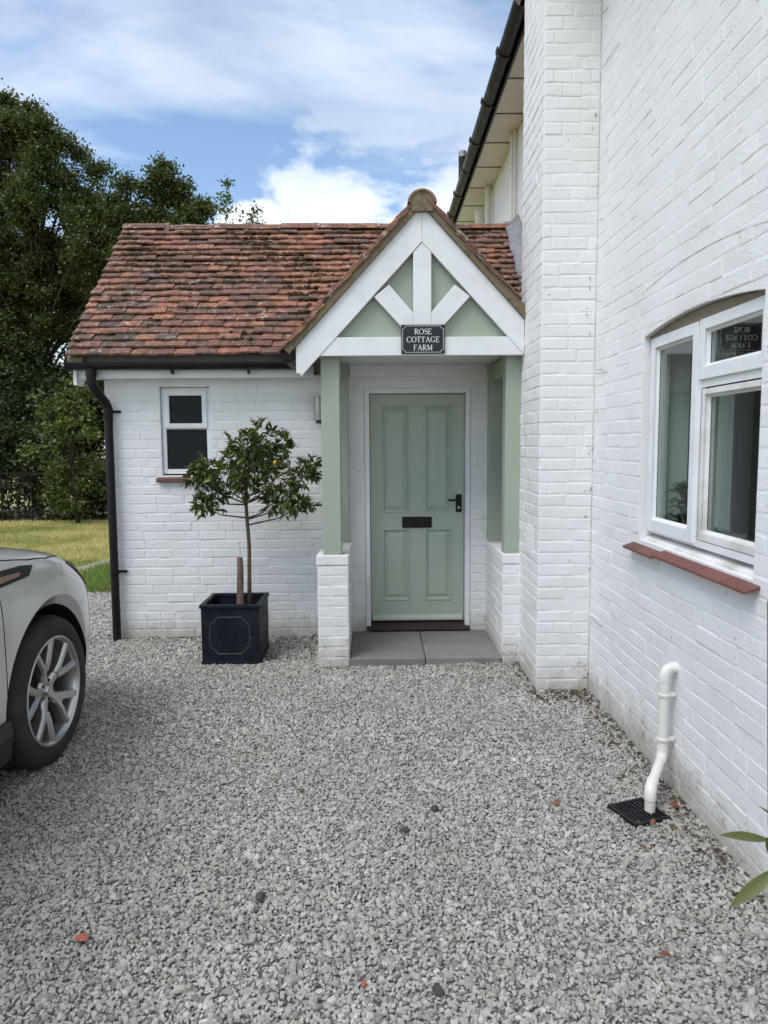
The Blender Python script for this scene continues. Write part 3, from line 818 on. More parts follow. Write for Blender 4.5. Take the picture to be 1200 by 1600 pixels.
def tiles_main():
    rd = random.Random(77); items = []
    nrow = int(SL/GAUGE)+1
    for r in range(nrow):
        s = r*GAUGE - .012
        if s > SL-.06: break
        x = TXL + (0 if r % 2 == 0 else -.083) + rd.uniform(-.006, .006)
        while x < WX-.01:
            xc = x+.0825; x += .166 + rd.uniform(-.002, .003)
            wsc = 1.0
            left, right = xc-.0815, xc+.0815
            if left < TXL-.02: left = TXL-.012+rd.uniform(-.008, .008); 
            if right > WX-.012: right = WX-.012
            if right-left < .03: continue
            wsc = (right-left)/.163; xc = (left+right)/2
            y = EY+s*math.cos(slope); z = EZ+s*math.sin(slope)
            if z+.05 < porch_top(xc)-.07 and y > 5.5 and porch_top(xc) > 2.3 and abs(xc-.314) < .82: continue
            off = .032 + sag(xc, s) + rd.uniform(-.003, .009)
            tilt = slope - .215 + rd.gauss(0, .02)
            if rd.random() < .05: tilt += rd.uniform(.01, .035); off += .004
            yy_ = y - off*math.sin(slope); zz_ = z + off*math.cos(slope)
            mw = Matrix.Translation((xc, yy_+rd.uniform(-.006, .006), zz_)) @ Matrix.Rotation(rd.gauss(0, .016), 4, 'Y') @ Matrix.Rotation(tilt, 4, 'X') @ Matrix.Rotation(rd.gauss(0, .012), 4, 'Z') @ Matrix.Diagonal((wsc, 1, 1.1, 1))
            items.append((r, mw, xc))
    # the lowest rows show largest
    items.sort(key=lambda t: t[0]); rest = MB(); n = 0
    for k, (r, mw, xc) in enumerate(items):
        me = rd.choice(TILES); p = project(mw.translation)
        if n < 300 and p and p[0] < 815:
            o = bpy.data.objects.new('roof_tile', me); COL.objects.link(o); o.parent = roof; o.matrix_basis = mw; n += 1
        else: rest.add([mw @ v.co for v in me.vertices], [tuple(q.vertices) for q in me.polygons])
    if rest.v:
        q = link('roof_tile_field', rest.mesh('roof_tile_field', M_TILE), None, kind='stuff'); q.parent = roof
    # back slope, plain
    m = MB(); m.prism([(RY, RZ-.02), (2*RY-EY, EZ), (2*RY-EY, EZ+.03), (RY, RZ+.01)], lambda a, b, d: (d, a, b), TXL, WX-.01); q = m.build('rear_slope', M_TILE, None); q.parent = roof
tiles_main()
def moss():
    m = MB(); rd = random.Random(5); k = 0
    while k < 2000:
        x = rd.uniform(TXL+.02, WX-.05); r = rd.randrange(0, 22); s = r*GAUGE-.012 + rd.uniform(-.004, .02)
        nv = mnoise.noise(Vector((x*2.6, s*2.6, 9)))
        bias = -.25+.55*(max(0, s)/SL)**1.5
        if nv + bias + rd.uniform(-.1, .1) < .12: 
            k += .05; continue
        y = EY+s*math.cos(slope); z = EZ+s*math.sin(slope)
        if z < porch_top(x)-.02 and abs(x-.314) < .8: continue
        rr = rd.uniform(.005, .013); off = .047+sag(x, s)
        c = Vector((x, y-off*math.sin(slope), z+off*math.cos(slope)))
        vs = []; n = 6
        for j, (hh, q) in enumerate(((-.6, .7), (0, 1.0), (.5, .75))):
            for i in range(n):
                a = i/n*6.283+j*.5; g = rr*q*rd.uniform(.75, 1.25)
                vs.append(c + Vector((math.cos(a)*g*1.7, math.sin(a)*g*.8, hh*rr)))
        vs.append(c+Vector((0, 0, rr*.8)))
        fs = [(j*n+i, j*n+(i+1) % n, (j+1)*n+(i+1) % n, (j+1)*n+i) for j in range(2) for i in range(n)] + [(2*n+i, 2*n+(i+1) % n, 3*n) for i in range(n)]
        m.add(vs, fs); k += 1
    q = m.build('moss', M_MOSS, None, smooth=True, kind='stuff'); q.parent = roof
moss()
x = TXL; k = 0
while x < WX-.06:
    L_ = random.choice((.30, .33, .42, .45)); x1 = min(x+L_, WX-.02)
    if WX-x1 < .15: x1 = WX-.02
    m = MB(); rr = .105+random.uniform(-.004, .006); zc = RZ-.045+random.uniform(-.006, .006) + sag((x+x1)/2, SL)
    outer = [(rr*math.cos(R(18+144*i/10)), rr*math.sin(R(18+144*i/10))*.88) for i in range(11)]
    inner = [((rr-.016)*math.cos(R(18+144*i/10)), (rr-.016)*math.sin(R(18+144*i/10))*.88) for i in range(10, -1, -1)]
    for i in range(10): m.prism([outer[i], outer[i+1], inner[10-i-1], inner[10-i]], lambda a, b, d: (d, RY+a, zc+b), x+.003, x1-.003)
    o = m.build('ridge_tile', M_TILE, None, auto=30); o.parent = roof
    if k in (0, 2, 4):
        m = MB(); m.tube([(x1-.022, RY, zc), (x1+.022, RY, zc)], .099, 18); o = m.build('ridge_joint', M_MORTAR, None, auto=40); o.parent = roof
    x = x1; k += 1
# verge at the open gable end
m = MB(); m.prism([(EY+.02, EZ-.05), (RY, RZ-.05), (RY, RZ+.005), (EY+.02, EZ+.005)], lambda a, b, d: (d, a, b), TXL-.004, TXL+.12); m.build('verge_mortar', M_MORTAR, ext)
m = MB(); m.prism([(EY+.08, EZ-.20), (EY+.08, EZ-.05), (RY, RZ-.06), (RY, RZ-.22), (EY+.2, EZ-.20)], lambda a, b, d: (d, a, b), -2.385, -2.36); m.build('bargeboard', M_WHITE, ext)
m = MB(); m.box(-2.36, -.50, 5.715, 5.735, 2.137, 2.238); m.build('fascia', M_WHITE, ext, bevel=.003)
m = MB(); m.box(-2.36, -.45, 5.735, WY-.001, 2.140, 2.156); m.build('soffit', M_WHITE, ext)
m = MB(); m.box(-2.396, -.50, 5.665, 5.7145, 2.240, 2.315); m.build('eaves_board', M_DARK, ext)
m = MB(); half_round(m, .054, lambda a, b, d: (d, 5.655+a, 2.252+b-.003*(d+2.4)), -2.42, -.56); gut = m.build('gutter', M_BLACK, ext, auto=40)
for gx in (-2.26, -1.62, -1.02):
    m = MB(); half_round(m, .059, lambda a, b, d: (d, 5.655+a, 2.250+b), gx, gx+.022, th=.007); m.box(gx+.006, gx+.016, 5.655, 5.714, 2.166, 2.20); m.build('gutter_bracket', M_BLACK, gut)
m = MB(); m.tube([(-2.421, 5.655, 2.25), (-2.412, 5.655, 2.25)], .056, 16); m.build('gutter_end', M_BLACK, gut)
m = MB(); px = -2.165
m.tube([(-2.235, 5.655, 2.215), (-2.235, 5.655, 2.10), (-2.228, 5.665, 2.065), (px-.01, 5.765, 1.955), (px, 5.79, 1.91), (px, 5.792, 1.80)], .036, 16)
dp = m.build('downpipe', M_BLACK, ext, auto=50)
m = MB(); m.tube([(px, 5.792, 1.86), (px-.006, 5.792, -.02)], .033, 16); m.build('pipe_shaft', M_BLACK, dp, auto=50)
for z in (1.87, .56):
    m = MB(); m.tube([(px, 5.792, z), (px, 5.792, z+.028)], .040, 16); m.box(px, px+.085, 5.825, 5.846, z+.004, z+.022); m.build('pipe_clip', M_BLACK, dp, bevel=.002)
m = MB(); m.tube([(-2.235, 5.655, 2.205), (-2.235, 5.655, 2.145)], .041, 16); m.build('outlet', M_BLACK, dp, auto=50)
# lead flashing where the roof meets the house
m = MB(); nrm = Vector((0, -math.sin(slope), math.cos(slope)))
def onroof(x, s, h): return Vector((x, EY+s*math.cos(slope), EZ+s*math.sin(slope))) + nrm*h
vs = []; fs = []; n = 14
for i in range(n+1):
    s = .35+(SL-.33)*i/n; w = .012*math.sin(i*1.7)
    vs += [onroof(1.235+w*.6, s, .052), onroof(1.30, s, .066+w*.3), onroof(1.335, s, .10), (WX-.008, *onroof(WX, s, .15+w)[1:])]
for i in range(n):
    for j in range(3): fs.append((i*4+j, (i+1)*4+j, (i+1)*4+j+1, i*4+j+1))
m.add(vs, fs); o = m.build('lead_flashing', M_LEAD, ext, smooth=True); sm = o.modifiers.new('solid', 'SOLIDIFY'); sm.thickness = .004

# ------------------------------------------------------------------ porch
CXP = .314
porch = thing('porch', 'gabled porch with white boards, sage posts and low brick side walls', 'porch', (CXP, 5.4, 0))
def dwarf(x0, x1, name_seed, inner):
    m = MB(); m.box(x0, x1, 5.062, WY-.002, -.1, .735); c = m.build('dwarf_wall', M_WALL, porch)
    lay(courses(x0, x1, -.015, .735, (), 'pillar', name_seed), (lambda u, z: (u, 5.062, z), 0), BS_WALL, c, 60, 41)
    if inner > 0: lay(courses(5.062, WY-.002, -.015, .735, (), 'pillar', name_seed+1), (lambda u, z: (x1, u, z), math.pi/2), BS_WALL, c, 70, 42)
    else: lay(courses(-(WY-.002), -5.062, -.015, .735, (), 'pillar', name_seed+1), (lambda u, z: (x0, -u, z), -math.pi/2), BS_WALL, c, 70, 43)
    # coping of bricks on edge
    y = 5.056; k = 0
    while y < WY-.03:
        q = MB(); yb = min(y+.0735, WY-.004); q.box(x0-.005+random.uniform(-.002, .002), x1+.005+random.uniform(-.002, .002), y+.002, yb-.003, .738, .808+random.uniform(-.003, .003))
        b = q.build('brick', M_WALL, None, bevel=.006); b.parent = c; y += .075
dwarf(-.440, -.218, 51, 1)
dwarf(.900, 1.120, 55, -1)
def post(x0, x1, y0, y1):
    m = MB(); m.box(x0, x1, y0, y1, .806, 2.247); m.build('post', M_SAGE, porch, bevel=.006)
post(-.396, -.264, 5.075, 5.205); post(.912, 1.042, 5.075, 5.205); post(-.345, -.232, 5.735, 5.847); post(.900, 1.02, 5.735, 5.847)
for (x0, x1) in ((-.385, -.275), (.925, 1.035)):
    m = MB(); m.box(x0, x1, 5.207, 5.846, 2.10, 2.232); m.build('side_plate', M_SAGE, porch, bevel=.004)
PF = lambda a, b, d: (a, d, b)
def top(x): return 3.207-1.074*abs(x-CXP)
VW = .235
m = MB(); m.prism([(CXP-.0006, top(CXP)), (CXP-.0006, top(CXP)-VW), (-.525+.0, top(-.525)-VW+.0), (-.527, 2.094), (-.555, 2.094), (-.555, top(-.555))], PF, 4.972, 5.0); m.build('bargeboard', M_WHITE, porch, bevel=.003)
m = MB(); m.prism([(CXP+.0006, top(CXP)), (1.018, top(1.018)), (1.018, top(1.018)-VW), (CXP+.0006, top(CXP)-VW)], PF, 4.972, 5.0); m.build('bargeboard', M_WHITE, porch, bevel=.003)
def inner_x(z, s): return CXP + s*(3.207-VW-z)/1.074
m = MB(); m.prism([(inner_x(2.213, -1), 2.213), (1.017, 2.213), (1.017, 2.338), (inner_x(2.338, -1), 2.338)], PF, 4.978, 5.03); m.build('tie_beam', M_WHITE, porch, bevel=.003)
m = MB(); m.prism([(.254, 2.339), (.378, 2.339), (.378, 2.905), (CXP+.002, 2.969), (.254, 2.905)], PF, 4.977, 5.018); m.build('king_post', M_WHITE, porch, bevel=.003)
for s in (-1, 1):
    q = [(CXP+s*.061, 2.339), (CXP+s*.061, 2.503), (CXP+s*.225, 2.690), (CXP+s*.33, 2.610), (CXP+s*.078, 2.339)]
    q = [(a, b) for a, b in q]
    m = MB(); m.prism(q if s < 0 else q[::-1], PF, 4.981, 5.015); m.build('brace', M_WHITE, porch, bevel=.003)
m = MB(); m.prism([(inner_x(2.30, -1)-.06, 2.30), (1.016, 2.30), (1.016, top(1.016)-.12), (CXP, 3.05)], PF, 5.0305, 5.05); m.build('gable_panel', M_SAGE, porch)
m = MB(); m.box(-.43, 1.03, 5.052, WY-.004, 2.248, 2.262); m.build('ceiling', M_WHITE, porch)
m = MB(); m.box(-.22, .898, WY-.022, WY-.0065, 2.15, 2.247); m.build('wall_plate', M_WHITE, porch, bevel=.003)
# porch roof
PS = math.atan(1.074); c_, s_ = math.cos(PS), math.sin(PS)
def side_pt(s, side, h, y):
    """s: distance up the slope from the eave; h: height above the slope plane"""
    x = CXP + side*(.915 - s*c_) ; z = top(CXP+.915) + s*s_
    return Vector((x+side*h*s_, y, z+h*c_))
PSL = .915/c_
def back_y(z): return min(6.7, EY+(z-EZ)/math.tan(slope)+.06)
m = MB()
for side in (-1, 1):
    s1 = PSL; s0 = 0 if side < 0 else PSL-(1.018-CXP)/c_
    for (h0, h1, ya) in ((.001, .062, 4.948),):
        vs = []
        for s in (s0, s1):
            for h in (h0, h1):
                p = side_pt(s, side, h, ya); vs.append(tuple(p)); q = side_pt(s, side, h, back_y(p.z)); vs.append(tuple(q))
        m.add(vs, [(0, 1, 3, 2), (4, 6, 7, 5), (0, 2, 6, 4), (1, 5, 7, 3), (0, 4, 5, 1), (2, 3, 7, 6)])
proof = m.build('roof', M_MORTAR, porch)
def porch_tiles():
    rd = random.Random(31); rest = MB()
    for side in (-1, 1):
        k = 0
        while True:
            s = -.035 + k*.092
            if s > PSL-.09: break
            k += 1
            x = side_pt(s, side, 0, 0).x
            if side > 0 and x > 1.0: continue
            y = 4.935 + rd.uniform(-.008, .008) + (0 if k % 2 else 0); z = side_pt(s, side, 0, 0).z; first = True
            if k % 2 == 0: w0 = .10
            else: w0 = .163
            while y < back_y(z)+.1:
                w = w0 if first else .163; p = side_pt(s, side, .064+rd.uniform(0, .004), y+w/2)
                tilt = PS-.10+rd.gauss(0, .012)
                # local x along Y, local y up the slope
                yv = Vector((-side*math.cos(tilt), 0, math.sin(tilt))); xv = Vector((0, 1, 0)); zv = xv.cross(yv)
                if zv.z < 0: xv = -xv; zv = xv.cross(yv)
                mw = Matrix.Translation(p) @ Matrix((xv, yv, zv)).transposed().to_4x4() @ Matrix.Rotation(rd.gauss(0, .01), 4, 'Y') @ Matrix.Diagonal((w/.163*.985, min(1, (PSL-s+.02)/.262), 1.0, 1))
                me = rd.choice(TILES)
                if first:
                    o = bpy.data.objects.new('roof_tile', me); COL.objects.link(o); o.parent = proof; o.matrix_basis = mw
                else: rest.add([mw @ v.co for v in me.vertices], [tuple(q.vertices) for q in me.polygons])
                first = False; y += w+.003
    q = link('roof_tile_field', rest.mesh('roof_tile_field', M_TILE), None, kind='stuff'); q.parent = proof
porch_tiles()
y = 4.925; k = 0
zc = 3.212
while y < 6.55:
    y1 = y+.40; m = MB(); rr = .099
    outer = [(rr*math.cos(R(5+170*i/14)), rr*.95*math.sin(R(5+170*i/14))) for i in range(15)]
    inner = [((rr-.018)*math.cos(R(5+170*i/14)), (rr-.018)*math.sin(R(5+170*i/14))) for i in range(14, -1, -1)]
    for i in range(14): m.prism([outer[i], outer[i+1], inner[14-i-1], inner[14-i]], lambda a, b, d: (CXP+a, d, zc+b), y+.003, y1)
    o = m.build('ridge_tile', M_RIDGE, None, auto=30); o.parent = proof
    if k == 0:
        m = MB(); m.prism([((rr-.019)*math.cos(R(170*i/12+5)), (rr-.019)*math.sin(R(170*i/12+5))) for i in range(13)] + [(-.07, -.05), (.07, -.05)], lambda a, b, d: (CXP+a, d, zc+b), y+.010, y+.10)
        o = m.build('ridge_mortar', M_MORTAR, None); o.parent = proof
    y = y1; k += 1
# short end of the porch gutter
m = MB(); half_round(m, .050, lambda a, b, d: (-.615+a, d, 2.225+b), 5.0, 5.63); m.tube([(-.615, 5.0, 2.215), (-.615, 5.008, 2.215)], .05, 14); m.build('gutter', M_BLACK, porch, auto=40)

# paving inside the porch
pav = bpy.data.objects.new('paving', None); COL.objects.link(pav); pav.location = (.34, 5.45, 0); pav['kind'] = 'structure'; BASE[pav.name] = Vector(pav.location)
for (x0, x1) in ((-.212, .338), (.344, .893)):
    for (y0, y1) in ((5.055, 5.402), (5.408, 5.835)):
        m = MB(); m.box(x0, x1, y0, y1, -.02, .048+random.uniform(-.002, .002)); m.build('paving_slab', M_SLAB, pav, bevel=.005)

# ------------------------------------------------------------------ house sign
sign = thing('house_sign', 'black rectangular name plate with white lettering on the porch beam', 'sign', (.319, 4.975, 2.32))
SX0, SX1, SZ0, SZ1 = .170, .468, 2.222, 2.418
m = MB(); m.box(SX0, SX1, 4.958, 4.9745, SZ0, SZ1); m.build('plate', M_SLATE, sign, bevel=.003)
def stroke_poly(pts, w):
    """flat ribbon along a polyline, width w (number or list)"""
    n = len(pts); ws = w if isinstance(w, list) else [w]*n; Lp = []; Rp = []
    for i, (x, y) in enumerate(pts):
        a = pts[max(i-1, 0)]; b = pts[min(i+1, n-1)]; dx, dy = b[0]-a[0], b[1]-a[1]; q = math.hypot(dx, dy) or 1
        nx, ny = -dy/q, dx/q; Lp.append((x+nx*ws[i]/2, y+ny*ws[i]/2)); Rp.append((x-nx*ws[i]/2, y-ny*ws[i]/2))
    return Lp, Rp
def arc(cx, cy, rx, ry, a0, a1, n=14): return [(cx+rx*math.cos(R(a0+(a1-a0)*i/n)), cy+ry*math.sin(R(a0+(a1-a0)*i/n))) for i in range(n+1)]
def thick(pts, cx, cy, rx, ry, thin=.06, fat=.15):
    return [thin+(fat-thin)*abs((x-cx)/rx)**1.5 for x, y in pts]
T_, F_ = .065, .145
def serif(x, y, w=.26): return ([(x-w/2, y), (x+w/2, y)], .05)
def glyph(ch):
    q = []
    if ch in 'REFT':
        x = .16 if ch != 'T' else .35
        q.append(([(x, 0), (x, 1)], F_)); q.append(serif(x, .025)); 
        if ch != 'T': q.append(([(x-.13, .975), (x+.1, .975)], .05))
    if ch == 'R':
        p = arc(.2, .73, .36, .245, 90, -90); q.append((p, thick(p, .2, .73, .36, .245))); q.append(([(.16, .485), (.25, .485)], T_))
        q.append(([(.32, .5), (.68, .02)], F_)); q.append(([(.60, .025), (.80, .025)], .05)); return q, .74
    if ch in 'EF':
        q.append(([(.16, .968), (.60, .968)], T_)); q.append(([(.59, 1), (.59, .80)], .055)); q.append(([(.16, .52), (.47, .52)], T_)); q.append(([(.46, .61), (.46, .43)], .05))
        if ch == 'E': q.append(([(.16, .032), (.62, .032)], T_)); q.append(([(.615, 0), (.63, .22)], .055))
        return q, .66
    if ch == 'T':
        q.append(([(.02, .968), (.68, .968)], T_)); q.append(([(.03, 1), (.02, .78)], .055)); q.append(([(.67, 1), (.68, .78)], .055)); return q, .70
    if ch == 'O':
        p = arc(.44, .5, .37, .46, 0, 360, 28); q.append((p, thick(p, .44, .5, .37, .46))); return q, .88
    if ch in 'CG':
        p = arc(.45, .5, .38, .46, 42, 318, 22); q.append((p, thick(p, .45, .5, .38, .46))); q.append(([(.735, .98), (.735, .72)], .055))
        if ch == 'G': q.append(([(.70, .40), (.70, .06)], .13)); q.append(([(.56, .41), (.82, .41)], .05)); return q, .86
        q.append(([(.735, .25), (.735, .10)], .03)); return q, .80
    if ch == 'S':
        p = arc(.30, .735, .20, .225, 40, 270, 14)[:-1] + arc(.30, .265, .23, .245, 90, -140, 14)
        q.append((p, [.06+.09*math.sin(math.pi*i/(len(p)-1))**2 for i in range(len(p))])); q.append(([(.475, .97), (.475, .76)], .05)); q.append(([(.085, .03), (.085, .26)], .05)); return q, .56
    if ch == 'A':
        q.append(([(.12, .02), (.42, 1)], T_)); q.append(([(.40, .98), (.72, .02)], F_)); q.append(([(.22, .34), (.60, .34)], .055)); q.append(serif(.12, .025, .24)); q.append(serif(.72, .025, .26)); return q, .84
    if ch == 'M':
        q.append(([(.14, 0), (.17, .98)], T_)); q.append(([(.17, .98), (.50, .06)], F_)); q.append(([(.50, .06), (.83, .98)], T_)); q.append(([(.84, 0), (.82, 1)], F_))
        q.append(serif(.14, .025, .24)); q.append(serif(.84, .025, .26)); q.append(([(.05, .975), (.2, .975)], .05)); q.append(([(.80, .975), (.96, .975)], .05)); return q, 1.0
def lettering(text, xc, zc_, width, h):
    gl = [glyph(c) for c in text]; tot = sum(w for _, w in gl)+.05*(len(gl)-1); k = width/tot; x = xc-width/2; layer = 0
    for q, w in gl:
        m = MB(); 
        for i, (pts, ww) in enumerate(q):
            Lp, Rp = stroke_poly(pts, ww); y = 4.9568 - .00012*i
            f3 = lambda p: (x+p[0]*k, y, zc_-h/2+p[1]*h)
            n = len(Lp); m.add([f3(p) for p in Lp]+[f3(p) for p in Rp], [(j, j+1, n+j+1, n+j) for j in range(n-1)])
        m.build('letter', M_LETTER, sign); x += (w+.05)*k
lettering('ROSE', .319, 2.3715, .119, .0385); lettering('COTTAGE', .319, 2.3175, .226, .0385); lettering('FARM', .319, 2.2635, .131, .0385)
ins = .0095; nt_ = .018
a0, a1, b0, b1 = SX0+ins, SX1-ins, SZ0+ins, SZ1-ins
loop = []
for (cx, cy, s0) in ((a0, b0, 90), (a1, b0, 180), (a1, b1, 270), (a0, b1, 0)):
    loop += [(cx+nt_*math.cos(R(s0-90*i/5)), cy+nt_*math.sin(R(s0-90*i/5))) for i in range(6)]
loop.append(loop[0])
Lp, Rp = stroke_poly(loop, .0026); n = len(Lp)
m = MB(); m.add([(p[0], 4.9568, p[1]) for p in Lp]+[(p[0], 4.9568, p[1]) for p in Rp], [(j, j+1, n+j+1, n+j) for j in range(n-1)]); m.build('border', M_LETTER, sign)

# wall lamp, half hidden by the post
lamp = thing('wall_lamp', 'slim brushed steel outdoor lamp on the wall behind the left porch post', 'lamp', (-.47, 5.83, 1.88))
m = MB(); m.tube([(-.468, 5.79, 1.80), (-.468, 5.79, 1.99)], .040, 20); m.build('lamp_body', M_STEEL, lamp, auto=40, bevel=.003)
m = MB(); m.box(-.500, -.436, 5.82, 5.845, 1.83, 1.96); m.build('back_plate', M_STEEL, lamp, bevel=.003)
m = MB(); m.tube([(-.468, 5.775, 1.775), (-.468, 5.775, 1.80)], .026, 16); m.build('sensor', M_CARBLACK, lamp, auto=40)

# ------------------------------------------------------------------ planter, little tree, stake
PLX0, PLX1, PLY0, PLY1 = -1.300, -.874, 5.112, 5.535
plant = thing('planter', 'square black planter box with octagon moulding on the gravel', 'planter', ((PLX0+PLX1)/2, (PLY0+PLY1)/2, 0))
m = MB(); t = .018; zt = .428
m.box(PLX0, PLX1, PLY0, PLY0+t, .004, zt); m.box(PLX0, PLX1, PLY1-t, PLY1, .004, zt); m.box(PLX0, PLX0+t, PLY0+t, PLY1-t, .004, zt); m.box(PLX1-t, PLX1, PLY0+t, PLY1-t, .004, zt)
m.box(PLX0+t, PLX1-t, PLY0+t, PLY1-t, .01, .03); m.build('box', M_PLANTER, plant, bevel=.004)
m = MB(); e = .010; m.box(PLX0-e, PLX1+e, PLY0-e, PLY0+.024, zt-.010, zt+.016); m.box(PLX0-e, PLX1+e, PLY1-.024, PLY1+e, zt-.010, zt+.016)
m.box(PLX0-e, PLX0+.024, PLY0+.024, PLY1-.024, zt-.010, zt+.016); m.box(PLX1-.024, PLX1+e, PLY0+.024, PLY1-.024, zt-.010, zt+.016); m.build('rim', M_PLANTER, plant, bevel=.004)
m = MB(); m.box(PLX0-.006, PLX1+.006, PLY0-.006, PLY1+.006, 0, .022); m.build('foot', M_PLANTER, plant, bevel=.003)
M_MOULD = simple('worn planter moulding', (.075, .077, .082), .55)
def octo(cx, cz, w, h, c): return [(cx-w+c, cz-h), (cx+w-c, cz-h), (cx+w, cz-h+c), (cx+w, cz+h-c), (cx+w-c, cz+h), (cx-w+c, cz+h), (cx-w, cz+h-c), (cx-w, cz-h+c)]
oc = octo((PLX0+PLX1)/2-.006, .215, .145, .137, .062)
m = MB(); m.tube([(a, PLY0-.001, b) for a, b in oc+oc[:1]], .0028, 6, False); m.build('moulding', M_MOULD, plant)
oc = octo((PLY0+PLY1)/2, .215, .145, .137, .062)
m = MB(); m.tube([(PLX1+.001, a, b) for a, b in oc+oc[:1]], .0028, 6, False); m.build('moulding', M_MOULD, plant)
m = MB(); m.box(PLX0+t, PLX1-t, PLY0+t, PLY1-t, .30, .335); m.build('soil', M_SOIL, plant)
m = MB(); m.tube([(-.936, PLY0-.001, .198), (-.936, PLY0-.006, .198)], .006, 8); m.build('stud', M_MOULD, plant)

stk = MB(); stk.tube([(-1.045, 5.30, .32), (-1.046, 5.30, .50), (-1.040, 5.30, .66), (-1.042, 5.30, .765)], [.030, .027, .024, .022], 9)
o = stk.build('wooden_stake', M_STAKE, None, auto=35); tag(o, 'short weathered brown stake in the planter beside the little tree trunk', 'stake')

tree = thing('bay_tree', 'small clipped standard tree with glossy dark leaves in the black planter', 'tree', (-.985, 5.33, .33))
m = MB(); m.tube([(-.985, 5.33, .32), (-.978, 5.33, .6), (-.975, 5.335, .85), (-.985, 5.33, 1.05), (-.992, 5.33, 1.22), (-.985, 5.33, 1.40), (-.97, 5.33, 1.58)], [.017, .0155, .014, .0135, .0125, .010, .006], 10)
trunk = m.build('trunk', M_STEM, tree, smooth=True)
# lobes of the crown: centre, radius
LOBES = [((-.97, 5.25, 1.31), .105), ((-.93, 5.28, 1.56), .12), ((-.86, 5.30, 1.64), .155), ((-.72, 5.32, 1.58), .12), ((-1.02, 5.34, 1.60), .13), ((-1.27, 5.30, 1.43), .115), ((-1.36, 5.34, 1.37), .10), ((-1.16, 5.28, 1.36), .13), ((-1.25, 5.36, 1.22), .12), ((-1.33, 5.30, 1.16), .085),
         ((-.95, 5.22, 1.42), .16), ((-.76, 5.25, 1.36), .15), ((-.58, 5.30, 1.38), .13), ((-.50, 5.33, 1.44), .085), ((-.66, 5.26, 1.20), .15), ((-.78, 5.36, 1.18), .12), ((-.56, 5.32, 1.15), .095), ((-.98, 5.42, 1.40), .17), ((-.82, 5.45, 1.50), .14), ((-1.10, 5.42, 1.48), .12)]
br = MB(); rl = random.Random(12)
def leaf_shape(L_, w, curl=.12, fold=.18):
    """pointed leaf along +Y, 5 verts along the midrib"""
    st = [(0, .08), (.25, .8), (.55, 1.0), (.8, .62), (1, .02)]; vs = []; fs = []
    for (t, q) in st:
        z = -curl*L_*t*t
        vs += [(-w/2*q, L_*t, z+fold*w*q), (0, L_*t, z), (w/2*q, L_*t, z+fold*w*q)]
    for i in range(4):
        for j in range(2): fs.append((i*3+j, i*3+j+1, i*3+j+4, i*3+j+3))
    return vs, fs
leafs = []
for (c, r) in LOBES:
    c = Vector(c); st = Vector((-.985, 5.33, max(1.0+rl.uniform(0, .16), min(1.45, c.z-.16-.12*abs(c.x+.985)))))
    mid = st.lerp(c, .55)+Vector((0, 0, -.03)); br.tube([st, mid, c], [.007, .005, .003], 6)
    nt = int(20+r*150)
    for k in range(nt):
        d = Vector((rl.gauss(0, 1), rl.gauss(0, 1), rl.gauss(0, 1))).normalized()
        tip = c + d*r*rl.uniform(.55, 1.08); stw = c + d*r*.15
        if k % 3 == 0: br.tube([c, tip], [.0025, .0012], 4)
        n = rl.randint(3, 6)
        for i in range(n):
            ax = (d + Vector((rl.gauss(0, .75), rl.gauss(0, .75), rl.gauss(0, .6)+.15))).normalized()
            leafs.append((stw.lerp(tip, rl.uniform(.55, 1)), ax, rl.uniform(.038, .076), rl.uniform(.24, .34)))
br.build('branch', M_STEM, tree, smooth=True)
def leaf_matrix(p, ax, L_, roll):
    y = ax.normalized(); x = y.cross(Vector((0, 0, 1)))
    if x.length < .1: x = Vector((1, 0, 0))
    x.normalize(); z = x.cross(y); rm = Matrix.Rotation(roll, 3, y); x = rm @ x; z = rm @ z
    return Matrix.Translation(p) @ Matrix((x, y, z)).transposed().to_4x4() @ Matrix.Scale(L_, 4)
LM = []
for k in range(6):
    v, f = leaf_shape(1, .27+.02*k, .05+.06*k, .14+.03*k); me = bpy.data.meshes.new('leaf'); me.from_pydata(v, [], f); me.materials.append(M_LEAF_T); me.polygons.foreach_set('use_smooth', [True]*len(me.polygons)); LM.append(me)
leafs.sort(key=lambda t: t[0].y)
crown = MB()
for k, (p, ax, L_, w) in enumerate(leafs):
    mw = leaf_matrix(p, ax, L_, rl.gauss(0, .8)); me = LM[k % 6]
    if k < 280:
        o = bpy.data.objects.new('leaf', me); COL.objects.link(o); adopt(o, tree); o.matrix_basis = mw
    else: crown.add([mw @ v.co for v in me.vertices], [tuple(q.vertices) for q in me.polygons])
crown.build('foliage', M_LEAF_T, tree, smooth=True, kind='stuff')
bm = bmesh.new(); bmesh.ops.create_icosphere(bm, subdivisions=2, radius=.016); me = bpy.data.meshes.new('fruit'); bm.to_mesh(me); bm.free(); me.materials.append(M_FRUIT)
o = link('fruit', me, tree); o.location = (-.742, 5.165, 1.475); o.scale = (1, 1, 1.25)

